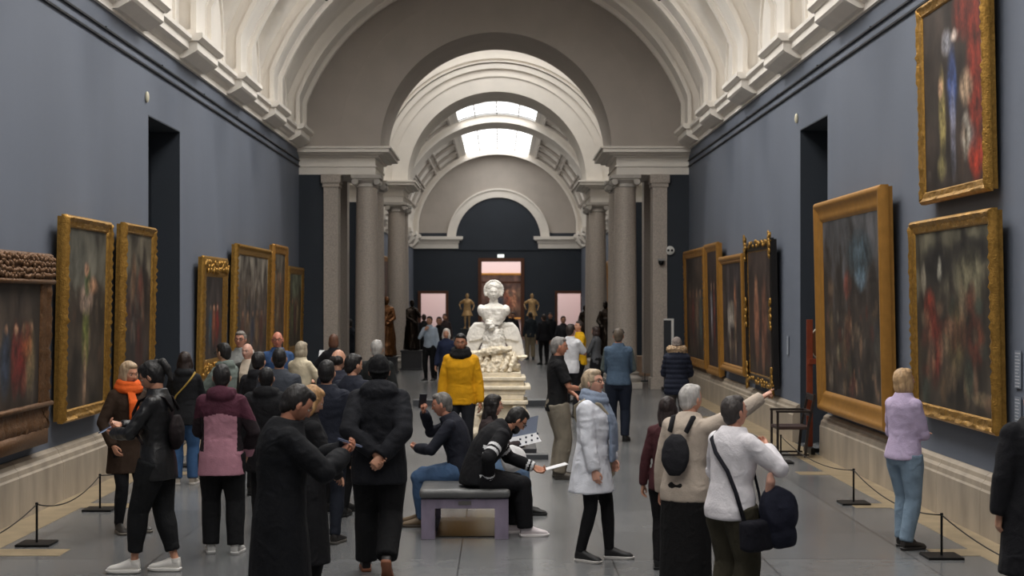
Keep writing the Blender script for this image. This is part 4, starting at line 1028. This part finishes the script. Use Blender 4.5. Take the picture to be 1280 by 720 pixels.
for q in range(4):
    for r_ in (0,1): mb.box(.0+.06*q-.05*0,.02+.06*q,-.13-.0,-.128,-.06+.02*q+r_*.05,-.04+.02*q+r_*.05)
obj('printed_marks',mb,mat('map_ink',(60,66,80),.7),t)
mb=MB(); mb.ell((0,0,0),(.12,.1,.13)); m,ns=remesh(mb,.012,2); disp(m,ns,foldfn(.03,4)); o=obj('folded_shirt',m,cloth((224,222,222)),None,smooth=True); o.location=(.13,15.35,.64); tag(o,'crumpled white cloth in the lap behind the bearded seated man','cloth')
def sp_str(c,J,sp):
    for sd in 'lr':
        j=J[sd]
        d=(j['El']-j['Sh']); t=(c-j['Sh']).dot(d)/d.length_squared; r_=((c-j['Sh'])-d*t).length
        if r_<.12 and (.50<t<.60 or .68<t<.78): return 1
        d=(j['Wr']-j['El']); t=(c-j['El']).dot(d)/d.length_squared; r_=((c-j['El'])-d*t).length
        if r_<.09 and (.72<t<.80 or .88<t<.98): return 1
    return 0
p=person('bearded man leaning over, seated on bench in black hoodie with white stripes',596,131.5,H=1.76,a=-76,pz=.56,lean=31,hunch=24,head=(2,42,0),hair=('short',(20,17,17)),skin=(184,130,104),glasses=True,
    top=dict(col=(24,24,27),cols=[(220,220,222)],g=.045,hem=-.06,hood=.7,split=sp_str,name='hoodie',hood_=1),bot=dict(col=(20,20,23),w=.025),shoe=((216,206,208),(228,222,220)),
    arms={'l':((.16,.60,.62),(.6,-.3,-.7),'hold'),'r':((.16,.08,.56),(.9,-.6,.2),'relax')},legs={'l':((.10,.36,.085),6),'r':((.12,.44,.085),8)})
bd=MB(); bd.ell((0,.045,-.075),(.052,.05,.045)); bd.ell((0,.02,-.05),(.066,.06,.03)); m,ns=remesh(bd,.008,2); m.xf(p['HT']); m.xf(Matrix.Scale(p['k'],4)); obj('beard',m,hairm((24,20,19)),p['root'],smooth=True)
w=toworld(p,p['hl']['l']); t=thing('white_booklet','thin white booklet in hand of the bearded seated man','booklet',w+V((.04,0,.0)),R(10)); obj('cover',MB().bevbox(-.02,.2,-.08,.08,.0,.006,.001),mat('map_white',(222,222,224),.7),t).rotation_euler=(0,R(-14),0)
# centre right
p=person('grey haired man in black T-shirt and khaki cargo trousers standing in profile',697,99.6,H=1.79,a=-84,hair=('crop',(138,134,130)),skin=(196,136,110),head=(-2,4,0),top=dict(col=(26,26,28),g=.025,hem=-.1,sleeve=.3,name='tshirt'),
    bot=dict(col=(134,126,112),w=.03,fold=.014),shoe=((90,84,76),(60,56,50)),arms={'l':'front','r':((.06,.30,1.1),(.8,-.4,-.5),'hold')})
p=person('man in white T-shirt with dark hair photographing, behind man in black T-shirt',713,66,H=1.78,a=-35,hair=('short',(50,40,36)),top=dict(col=(222,222,226),g=.03,hem=-.1,sleeve=.3,name='tshirt'),arms={'r':'chin','l':'chin'},bot=dict(col=(30,30,34)))
person('young man in yellow sweatshirt looking up to the left, beyond the white T-shirt man',724,58,H=1.77,a=110,hair=('short',(40,30,26)),skin=(204,150,122),head=(0,-10,0),top=dict(col=(228,176,30),g=.035,name='sweatshirt'),arms={'r':'phone','l':'front'})
person('woman in grey top and black skirt standing beside the dark bronze statue',745,55,H=1.62,a=60,fem=True,hair=('bob',(60,46,42)),top=dict(col=(86,88,92),g=.02),bot=dict(kind='skirt',hem=-.5,col=(22,22,26),name='skirt'),arms={'l':'front','r':'front'})
def sp_vest(c,J,sp):
    for sd in 'lr':
        j=J[sd]; d=(j['El']-j['Sh']); t=(c-j['Sh']).dot(d)/d.length_squared
        if abs(c.x)>.215: return 1
    return 0
p=person('man in slate blue vest and navy trousers, back turned, sunglasses on head',773,79.2,H=1.80,a=-6,hair=('crop',(90,78,66)),skin=(200,140,116),top=dict(col=(74,92,112),cols=[(92,102,100)],g=.035,hem=-.06,split=sp_vest,name='vest'),bot=dict(col=(30,36,50),w=.015),arms={'l':'front','r':'front'})
g=MB(); g.tube([p['HT']@V(q) for q in ((-.085,0,.05),(-.06,.07,.10),(0,.09,.105),(.06,.07,.10),(.085,0,.05))],.009,seg=6); g.xf(Matrix.Scale(p['k'],4)); obj('sunglasses',g,BLACK,p['root'],smooth=True)
def sp_shirt(c,J,sp): return 0
p=person('woman with blonde bun, glasses and grey blue scarf in long white shirt, looking up',741,144.5,H=1.655,a=-112,fem=True,hair=('bun',(172,152,126)),skin=(212,160,138),head=(-14,-10,0),glasses=True,bulk=.012,
    top=dict(col=(226,228,236),g=.045,hem=-.30,flare=.05,fold=.012,name='long_shirt'),bot=dict(col=(22,22,24),w=-.004),scarf=(134,146,166),scarftails=[(.02,-.02,.52),(-.05,-.10,.44)],shoe=((26,26,27),(196,192,188)),
    arms={'r':((.21,.09,.80),(.5,-.8,0),'relax'),'l':'pocket'},legs={'l':LEG(.12,.12,14),'r':LEG(.12,-.08,14)})
crossbag(p,'beige shoulder bag hanging at hip of woman in long white shirt','l',(176,164,142),z=.86,w=.09,h=.12,fy=.04,xo=.24,d=.05)
p=person('woman in navy puffer jacket, grey knitted hat and fluffy light hair, back turned',846,77,H=1.63,a=-10,fem=True,bulk=.03,hair=('beanie',(128,118,112),cloth((128,118,112))),top=dict(col=(32,36,50),g=.05,hem=-.18,kind='puff',name='puffer_jacket'),arms={'l':'front','r':'front'},bot=dict(col=(90,86,84)))
mb=MB(); 
for q in range(14):
    a=math.pi+math.pi*q/13; mb.ell((.125*math.cos(a),.0+.12*math.sin(a)*.8,-.085),(.055,.055,.07),None,10,8)
m,ns=remesh(mb,.011,1); disp(m,ns,lambda v:.022*noise.noise((v.x*40,v.y*40,v.z*40))); m.xf(p['HT']); m.xf(Matrix.Scale(p['k'],4)); obj('fluffy_hair',m,hairm((172,144,112)),p['root'],smooth=True)
# two women pointing
p=person('grey haired woman in beige knit sweater pointing up at paintings with right arm',857,166,H=1.63,a=-32,fem=True,bulk=.03,lean=7,hunch=6,hair=('short',(184,180,176)),skin=(200,146,122),head=(-20,4,0),top=dict(col=(186,172,158),g=.03,hem=-.13,kind='knit',name='sweater'),
    bot=dict(kind='skirt',hem=-.8,col=(22,21,22),name='skirt'),arms={'r':('W',(.78,.16,1.60),(0,.2,-1),'point',(0,0,-1)),'l':'down'})
backpack(p,'black backpack on back of grey haired pointing woman','backpack',(36,36,40),.12,.15,.05)
p=person('woman with dark grey hair in white sweater, raising a hand to her face',914,181,H=1.60,a=-52,fem=True,bulk=.035,lean=4,hair=('short',(62,56,54)),skin=(204,148,124),head=(-12,-10,0),top=dict(col=(226,222,226),g=.035,hem=-.11,kind='knit',name='sweater'),
    bot=dict(col=(60,56,44),w=.03),arms={'r':((.12,.26,1.34),(1,.1,-.8),'hold'),'l':((.12,.25,1.30),(.6,.2,-1),'hold')})
crossbag(p,'black crossbody bag on woman in white sweater','r',(24,24,32),z=.72,w=.13,h=.11,xo=.27)
mb=MB(); mb.ell((0,0,0),(.13,.11,.17)); mb.ell((.02,0,-.14),(.10,.09,.10)); m,ns=remesh(mb,.012,1); disp(m,ns,foldfn(.04,8)); o=obj('folded_coat',m,cloth((30,32,46)),None,smooth=True); o.location=(wx(968,181),F/181-.12,.80); tag(o,'bundle of dark navy coats hanging by the crossbody bag','coat')
mb=MB(); mb.tube([(0,0,.08),(.01,0,.02),(0,.02,-.05),(.03,0,-.1)],[.02,.038,.03,.015],seg=8,flat=.6); m,ns=remesh(mb,.008,1); disp(m,ns,foldfn(.02,12)); o=obj('patterned_scarf',m,cloth((196,150,132)),None,smooth=True); o.location=(wx(957,181),F/181-.17,1.0); tag(o,'small pinkish scarf tucked on top of the coat bundle','scarf')
p=person('short dark haired person in maroon top, mostly hidden left of the pointing woman',834,150,H=1.45,a=-20,fem=True,hair=('long',(40,28,26)),top=dict(col=(74,40,44),g=.02),bot=dict(col=(24,22,24)))
p=person('woman with blonde bob in lavender sweater and light jeans, arms crossed',1130,138,H=1.635,a=-58,fem=True,bulk=.012,hair=('bob',(178,146,108)),skin=(204,150,126),head=(-14,-8,0),top=dict(col=(186,170,198),g=.028,hem=-.06,kind='fold',name='sweater'),
    bot=dict(col=(120,140,158),w=.012,fold=.012),shoe=((36,32,30),(40,36,34)),arms={'r':'cross','l':((-.02,.16,1.12),(.9,-.1,-.8),'flat')},legs={'l':LEG(.09,.06),'r':LEG(.09,-.07)})
person('person in black coat at right picture edge, only one shoulder and arm visible',1296,186,H=1.70,a=8,bulk=.05,top=dict(col=(24,24,28),g=.05,hem=-.5,flare=.04,name='coat'),hair=('short',(60,56,54)))
# ------------------------------------------------------------------ furniture and barriers
def stanchion(px,s,label):
    t=thing('barrier_post',label,'barrier post',(wx(px,s),F/s,0),group='low rope barrier posts')
    obj('base',MB().bevbox(-.155,.155,-.155,.155,0,.022,.004),BLACK,t); obj('post',MB().lathe([(.011,.02),(.011,.365),(.014,.368),(.014,.385),(.008,.388)],seg=12),BLACK,t,auto=40); return V((wx(px,s),F/s,.37))
def rope(a,b,label,sag=.12):
    pts=[a.lerp(b,k/14)-V((0,0,sag*4*(k/14)*(1-k/14))) for k in range(15)]
    mb=MB(); mb.tube(pts,.006,seg=6); o=obj('barrier_rope',mb,BLACK,None,smooth=True); tag(o,label,'rope','sagging barrier ropes')
Lp=[stanchion(46,136,'low black barrier post nearest the camera on the left'),stanchion(125,117,'low black barrier post below the second painting on the left'),stanchion(238,93,'low black barrier post near the left doorway, behind woman in jeans')]
Rp=[stanchion(1177,143,'low black barrier post nearest the camera on the right'),stanchion(1067,113.5,'low black barrier post behind woman in lavender sweater'),stanchion(976,91,'low black barrier post beside the black chair'),stanchion(806,46,'low black barrier post between the right columns')]
rope(V((-4.3,11.4,.37)),Lp[0],'black rope left of the nearest left barrier post'); rope(Lp[0],Lp[1],'black rope between the two nearest left barrier posts'); rope(Lp[1],Lp[2],'black rope running behind the women to the left doorway post')
rope(V((3.9,10.0,.37)),Rp[0],'black rope running out of the picture at lower right',.1); rope(Rp[0],Rp[1],'black rope behind the feet of woman in lavender sweater'); rope(Rp[1],Rp[2],'black rope between middle right post and the chair post')
# chair
s=87.3; t=thing('attendant_chair','thin black straight-backed armchair against the right wall by the easel','chair',(wx(988,s),F/s,0),R(90))
WD=mat('black_brown_chair_wood',(34,26,24),.45)
# local: +y forward (faces -X after rotation)
for sx in (-.24,.24):
    obj('leg',MB().bevbox(sx-.016,sx+.016,.21,.242,0,.66,.003),WD,t)
    mb=MB(); mb.rings([[(sx-.016,-.2-a-.0,z),(sx+.016,-.2-a,z),(sx+.016,-.165-a,z),(sx-.016,-.165-a,z)] for z,a in ((0,-.02),(.42,.02),(.9,.12))]); obj('leg',mb,WD,t)
    obj('armrest',MB().bevbox(sx-.022,sx+.022,-.24,.25,.64,.67,.004),WD,t)
    obj('runner',MB().box(sx-.012,sx+.012,-.22,.24,.03,.055),WD,t)
obj('seat',MB().bevbox(-.25,.25,-.22,.24,.40,.445,.01),mat('dark_brown_seat',(52,34,30),.5),t)
mb=MB(); 
for z in (.62,.84): 
    a=(z-.42)/.48*.10+.02; mb.bevbox(-.25,.25,-.2-a,-.17-a,z-.035,z+.05,.005)
obj('backrest',mb,WD,t)
# easel with round board in the doorway
t=thing('easel','tall reddish wooden easel post standing in the right doorway','easel',(wx(1022,88),22.15,0))
EW=mat('reddish_easel_wood',(124,54,30),.45,var=.2)
obj('mast',MB().bevbox(-.045,.045,-.02,.02,.1,1.95,.005),EW,t); obj('crossbar',MB().bevbox(-.02,.3,-.05,-.02,1.3,1.38,.004),EW,t); obj('foot',MB().bevbox(-.03,.03,-.25,.3,0,.1,.01).bevbox(-.02,.3,.1,.14,0,.06,.005),BLACK,t)
t2=thing('round_board','large round wooden board with pale rim resting on the easel','board',(wx(1040,86),22.32,1.60)); 
mb=MB(); mb.lathe([(.27,-.012),(.27,.012)],seg=48); mb.xf(Matrix.Rotation(R(90),4,'X')); obj('board',mb,mat('brown_board',(120,84,56),.6,var=.2),t2,auto=40)
mb=MB(); mb.tube([(.275*math.cos(a),0,.275*math.sin(a)) for a in [2*math.pi*k/48 for k in range(49)]],.014,seg=8); obj('rim',mb,mat('pale_rim',(186,172,150),.5),t2,smooth=True)
# wall items
for sd,(x,y,z,lb) in {'l':(XL+.02,21.45,5.1,'small oval sensor high on left wall beside the doorway'),'r':(XR-.02,24.0,5.1,'small oval sensor high on right wall beside the doorway')}.items():
    mb=MB(); mb.ell((0,0,0),(.03,.05,.08)); o=obj('wall_sensor',mb,mat('ivory_plastic',(206,200,176),.4),None,smooth=True); o.location=(x,y,z); tag(o,lb,'sensor')
def wlabel(x,sg,y,z,w,h,lb):
    t=thing('wall_text_label',lb,'label',(x,y,z)); t.rotation_euler=(0,0,R(90 if sg<0 else -90))
    obj('panel',MB().box(-w/2,w/2,-.008,0,-h/2,h/2),mat('grey_label_panel',(120,128,140),.6),t)
    mb=MB(); n=int(h/.03)
    rnd=random.Random(int(z*100))
    for k in range(n): mb.box(-w/2+.015,w/2-.015-rnd.uniform(0,w*.3),-.010,-.008,h/2-.02-k*.03-.008,h/2-.02-k*.03)
    obj('text_lines',mb,mat('pale_text',(190,194,200),.6),t)
wlabel(XR-.01,1,13.75,1.62,.16,.34,'upper small grey text label at the far right edge, beside the camp painting'); wlabel(XR-.01,1,13.75,1.2,.16,.34,'lower small grey text label at the far right edge, beside the camp painting')
wlabel(XR-.01,1,16.95,1.55,.14,.32,'small grey text label between the two large right paintings'); wlabel(XR-.01,1,24.75,1.5,.14,.3,'small text label beside the black framed painting')
t=thing('security_camera','round white disc with two dark lenses high on right pier','camera',(wx(837.5,50.3),YA-.02,CH+(VY-313)/50.3))
mb=MB(); mb.lathe([(.11,0),(.11,.03),(.09,.045)],seg=24); mb.xf(Matrix.Rotation(R(90),4,'X')); obj('disc',mb,mat('white_plastic',(220,220,216),.4),t,auto=40)
for sx in (-.045,.045): mb=MB(); mb.ell((sx,-.045,0),(.03,.02,.03)); obj('lens',mb,BLACK,t,smooth=True)
t=thing('dome_camera','small dark dome camera on a bracket below the white disc','camera',(wx(826,50.3),YA-.02,CH+(VY-326)/50.3))
obj('bracket',MB().box(-.08,.08,-.16,0,.0,.05),mat('grey_plastic',(150,150,150),.5),t); mb=MB(); mb.ell((0,-.1,-.04),(.07,.07,.08)); obj('dome',mb,BLACK,t,smooth=True)
t=thing('information_panel','narrow upright information stand with bright white edge by right pier','sign',(wx(838,51.5),36.9,0))
obj('panel',MB().bevbox(-.16,.02,-.03,.03,.1,1.72,.004),mat('dark_panel_face',(44,48,54),.4),t); obj('white_edge',MB().bevbox(.02,.08,-.04,.04,.1,1.72,.004).box(-.16,.08,-.04,.04,1.72,1.76),mat('white_plastic',(220,220,216),.4),t); obj('base',MB().bevbox(-.2,.15,-.2,.2,0,.1,.01),BLACK,t)
t=thing('exit_sign','small white lit exit sign above the central rear doorway','sign',(wx(626,21.64),YE-.05,CH+(VY-320)/21.64)); obj('housing',MB().box(-.2,.2,-.02,.05,-.1,.1),mat('white_plastic',(220,220,216),.4),t); obj('lit_face',MB().box(-.18,.18,-.03,-.02,-.08,.08),mat('lit_sign_face',(235,245,240),.3,emit=1.5),t)
t=thing('stone_block','pinkish beige stone block standing between the right columns','pedestal',(wx(804,43),F/43,0)); obj('block',MB().bevbox(-.2,.2,-.2,.2,0,.58,.01).bevbox(-.23,.23,-.23,.23,0,.08,.01),mat('pinkish_stone',(196,164,140),.6,var=.12),t)
# rib spotlights
for px_,py_,r in ((359,26,RIBS[2]),(411,10,RIBS[1]),(896,26,RIBS[2]),(868,12,RIBS[1])):
    sg=-1 if px_<625 else 1
    th=R(52 if r==RIBS[2] else 46); x=X0+sg*(RI-.12)*math.sin(th); z=CZ+(RI-.12)*math.cos(th)
    t=thing('spotlight','small black track spotlight on the %s vault rib, %s side'%('nearer' if r==RIBS[2] else 'farther','left' if sg<0 else 'right'),'spotlight',(x,r-.3,z),group='spotlights clipped to the vault ribs')
    mb=MB(); mb.lathe([(.03,-.1),(.055,-.08),(.06,.08),(.055,.1)],seg=16); mb.xf(Matrix.Rotation(R(50*-sg),4,'Y')); obj('lamp_head',mb,BLACK,t,auto=40); obj('arm',MB().box(-.012,.012,-.012,.012,0,.16),BLACK,t)
# ------------------------------------------------------------------ marble monument
s=86; mx=wx(617,s); my=F/s+.35
t=thing('marble_monument','white marble bust on spread-winged eagle above heap of arms on moulded plinth','sculpture',(mx,my,0)); 
def Z(y): return CH+(VY-y)/s
def mcol(fn,vox,amp,name,m,freq=14,it=2):
    mb=MB(); fn(mb); q,ns=remesh(mb,vox,it,.5); disp(q,ns,lambda v:amp*noise.fractal((v.x*freq,v.y*freq,v.z*freq),1,2,3)); return obj(name,q,m,t,smooth=True)
ob=lambda n,mb,m: obj(n,mb,m,t)
mb=MB(); mb.bevbox(-.62,.62,-.6,.6,0,.10,.01); ob('dark_base',mb,mat('dark_plinth_stone',(52,52,56),.4))
mb=MB(); mb.bevbox(-.46,.46,-.42,.42,.1,.24,.02); mb.bevbox(-.40,.40,-.36,.36,.24,.72,.01); mb.bevbox(-.5,.5,-.46,.46,.72,.78,.02); mb.bevbox(-.44,.44,-.4,.4,.78,.86,.02)
mb.bevbox(-.44,.46,-.4,.4,.86,.93,.015); mb.bevbox(-.48,.54,-.44,.44,.93,.99,.025); mb.bevbox(-.42,.44,-.38,.38,.99,1.06,.01); mb.bevbox(-.45,.47,-.41,.41,1.06,1.12,.02); mb.bevbox(-.40,.40,-.36,.36,1.12,1.18,.01)
ob('plinth',mb,MARBLEC)
rnd=random.Random(4)
def rams(mb):
    for sx in (-.30,.36):
        for q in range(10):
            a=q*.75; mb.ell((sx+.10*math.cos(a)*(1-q*.06),-.40,.62-.02+.12*math.sin(a)*(1-q*.06)),(.05,.05,.05),None,10,6)
        mb.ell((sx,-.40,.45),(.11,.07,.16),None,12,8); mb.ell((sx,-.43,.30),(.13,.08,.1),None,12,8)
    for q in range(26): mb.ell((-.4+.034*q,-.38,.30+rnd.uniform(-.05,.05)),(.03,.03,.03),None,8,6)
mcol(rams,.014,.012,'ram_head_reliefs',MARBLEC)
def heap(mb):
    mb.ell((0,0,1.24),(.40,.34,.16))
    for q in range(46):
        a=rnd.uniform(0,2*math.pi); r_=rnd.uniform(.1,.36); M=Matrix.Rotation(rnd.uniform(0,3),3,'Z')@Matrix.Rotation(rnd.uniform(-.8,.8),3,'Y')
        mb.ell((r_*math.cos(a),r_*math.sin(a)*.9-.02,1.2+.26*rnd.random()*(1.1-r_)+.02),rnd.choice([(.09,.05,.045),(.05,.05,.05),(.13,.03,.03),(.07,.07,.025),(.04,.04,.07)]),M,12,8)
    for q in range(7): mb.tube([(-.38+.1*q,-.34,1.18),(-.30+.1*q,-.26,1.36),(-.24+.09*q,-.12,1.46)],[.03,.04,.02],seg=8)
    mb.tube([(-.36,-.2,1.42),(.0,-.26,1.5),(.26,-.2,1.52)],[.05,.06,.04],seg=10); mb.ell((.42,-.1,1.40),(.08,.1,.02),None,12,6)
mcol(heap,.010,.022,'heap_of_arms',MARBLEC,22,1)
def eagle(mb):
    mb.tube([(0,.02,1.42),(0,-.02,1.56),(0,-.02,1.70),(0,-.04,1.82)],[.11,.165,.17,.12],seg=18); mb.ell((-.03,-.2,1.84),(.05,.06,.045),None,10,8); mb.tube([(-.02,-.06,1.80),(-.05,-.12,1.88),(-.07,-.19,1.90),(-.05,-.24,1.87)],[.10,.075,.055,.02],seg=12)
    for sx in (-1,1): mb.tube([(sx*.09,-.05,1.55),(sx*.14,-.12,1.46),(sx*.15,-.16,1.38)],[.085,.07,.04],seg=12)
def wing(sx):
    def f(mb):
        mb.tube([(sx*.08,.04,1.80),(sx*.17,.05,1.86),(sx*.27,.05,1.865),(sx*.33,.05,1.80),(sx*.38,.05,1.66),(sx*.42,.05,1.5),(sx*.45,.05,1.36)],[.05,.05,.042,.038,.034,.028,.016],seg=10)
        for q in range(9):
            u=q/8; a=V((sx*(.10+.20*u),.05,1.78+.05*u)); e_=V((sx*(.27+.16*u),.03,1.46-.12*u+.03*math.sin(u*6)))
            mb.tube([a,a.lerp(e_,.5)+V((sx*.012,0,0)),e_],[.03,.03,.014],seg=8,flat=.5,side=(1,0,0))
        for q in range(6):
            u=q/5; a=V((sx*(.10+.19*u),.02,1.79+.05*u)); e_=V((sx*(.17+.18*u),.0,1.66-.04*u)); mb.tube([a,e_],[.026,.018],seg=8,flat=.5,side=(1,0,0))
    return f
mcol(eagle,.012,.02,'eagle',MARBLE,30); 
for sx in (-1,1): mcol(wing(sx),.011,.004,'wing',MARBLE,30)
def bust(mb):
    mb.tube([(0,0,1.83),(0,-.01,1.88),(0,-.02,1.95),(0,-.01,2.03),(0,0,2.10),(0,0,2.16),(0,0,2.19)],[.075,.11,.165,.205,.215,.14,.07],seg=24,flat=.66,side=(1,0,0))
    for sx in (-1,1): mb.ell((sx*.175,0,2.08),(.07,.085,.085),None,14,10)
    mb.tube([(0,0,2.14),(0,-.01,2.28)],[.068,.056],seg=14)
    for q in range(7): mb.tube([(-.19+.02*q,-.05,2.13-.03*q),(-.06,-.135,2.04-.026*q),(.08,-.135,2.03-.026*q),(.19-.01*q,-.05,2.10-.035*q)],.011,seg=8)
mcol(bust,.009,.008,'bust',MARBLE,16,1)
hm=head_mesh(); hm.m=[0]*len(hm.m); hm.xf(Matrix.Translation((0,-.03,2.335))@Matrix.Rotation(R(180),4,'Z')@Matrix.Scale(1.06,4)); obj('bust_head',hm,MARBLE,t,smooth=True)
def crown(mb):
    mb.ell((0,.02,2.375),(.125,.115,.135)); mb.ell((0,-.005,2.43),(.115,.10,.085))
    for j in range(5):
        for q in range(20):
            a=math.pi*(-.16)+math.pi*1.32*q/19; rr=.135-.012*j*j*.6
            mb.ell((rr*math.cos(a),-.045+.035*j,2.375+rr*1.06*math.sin(a)),(.02,.022,.02),None,8,6)
mcol(crown,.009,.006,'curled_crown',MARBLE,40,1)
# low dark platforms behind
def platform(x0,x1,y0,y1,h,lb):
    o=obj('low_platform',MB().bevbox(0,x1-x0,0,y1-y0,0,h,.004),mat('dark_platform_edge',(70,72,76),.35),None); o.location=(x0,y0,0); tag(o,lb,'platform')
s=87; platform(wx(560,s),wx(684,s),F/s-.55,F/s-.35,.07,'low dark strip platform in front of the marble monument')
s=60; platform(wx(516,s),wx(706,s),F/s,F/s+.5,.13,'low dark strip platform behind the marble monument')
# ------------------------------------------------------------------ bronze statues on pedestals
def statue(px,s,zb,H,a,m,label,ped,w=.32,**kw):
    X=wx(px,s); Y=F/s; t=thing('bronze_statue',label,'statue',(X,Y,zb),0,'statues of the far hall' if 0 else None)
    i=person('x'+label,px,s,H=H,a=a,root=t,statue=True,far=True,**kw); i['mb'].xf(Matrix.Rotation(R(a),4,'Z')); obj('figure',i['mb'],m,t,smooth=True)
    pd=thing('statue_pedestal','dark block pedestal under %s'%label,'pedestal',(X,Y,0)); obj('block',MB().bevbox(-w,w,-w,w,.06,zb-.05,.01).bevbox(-w-.03,w+.03,-w-.03,w+.03,0,.06,.005).bevbox(-w-.03,w+.03,-w-.03,w+.03,zb-.05,zb,.005),ped,pd)
PD=mat('charcoal_pedestal',(48,48,52),.4)
statue(483,41.6,.5,1.80,-170,BRONZEB,'brown bronze robed figure between the left columns',PD,robe=True,arms={'l':'front','r':'front'},top=dict(g=.04),hair=('curly',(0,0,0)))
statue(515,39.8,.62,1.58,-150,BRONZE,'dark bronze cloaked figure in front of the left far hall',PD,robe=True,arms={'l':'chin','r':'front'},top=dict(g=.04))
statue(757,41.5,.5,1.66,150,BRONZE,'dark bronze figure with outstretched arm by the right front column',PD,robe=True,arms={'l':((.25,.42,1.2),(.6,0,-1),'relax'),'r':'front'},top=dict(g=.04))
statue(731,35.4,.55,1.45,160,BRONZE,'dark bronze figure farther back by the right columns',PD,robe=True,arms={'l':'front','r':'front'},top=dict(g=.04))
for px,lb in ((584,'left'),(665,'right')):
    statue(px,24.4,.68,1.80,180,GILT,'gilded armoured statue at %s of the central rear doorway'%lb,mat('dark_green_pedestal',(50,54,54),.5),bot=dict(w=-.01,end=.5),arms={'l':((.3,.1,1.0),(.6,-.6,-.2)),'r':((.34,.08,1.05),(.8,-.6,-.2))},top=dict(g=.03,hem=-.30,flare=.10,sleeve=.3))
# ------------------------------------------------------------------ light, camera, view
W=bpy.data.worlds.new('world'); S.world=W; W.use_nodes=True
W.node_tree.nodes['Background'].inputs[0].default_value=(.5,.55,.6,1); W.node_tree.nodes['Background'].inputs[1].default_value=WORLD
# track spotlights washing the paintings (lamps sit on the vault ribs)
def spot(x,y,z,tx,ty,tz,e,ang=50,blend=.6,col=(1,.93,.84),r=.06):
    l=bpy.data.lights.new('track_spot','SPOT'); l.energy=e; l.spot_size=R(ang); l.spot_blend=blend; l.color=col; l.shadow_soft_size=r
    o=bpy.data.objects.new('track_spot',l); COL.objects.link(o); o.location=(x,y,z); d=V((tx-x,ty-y,tz-z)); o.rotation_euler=d.to_track_quat('-Z','Y').to_euler()
for yy,dy in [(11.5,3.2),(16,2.5),(20,2.5),(24.4,2.5),(28.4,2.5),(32.4,2.2)]:
    for sg in (-1,1):
        spot(sg*-.4+X0+sg*1.9,yy+dy,9.3,(XL if sg<0 else XR),yy,1.9,SPOT,46)
spot(1.2,17.0,9.0,mx,my,1.7,420,24)
spot(-1.6,16.5,9.0,mx,my,1.5,160,26)
cam=bpy.data.cameras.new('camera'); co=bpy.data.objects.new('camera',cam); COL.objects.link(co); S.camera=co
co.location=(0,0,CH); co.rotation_euler=(R(90),0,0); cam.sensor_width=36; cam.lens=F/1280*36; cam.shift_x=(640-VX)/1280; cam.shift_y=(VY-360)/1280; cam.clip_end=300
cam.dof.use_dof=True; cam.dof.focus_distance=14.5; cam.dof.aperture_fstop=3.5
S.view_settings.view_transform='Standard'; S.view_settings.look='None'; S.view_settings.gamma=1; S.view_settings.use_curve_mapping=False; S.view_settings.exposure=EXPO
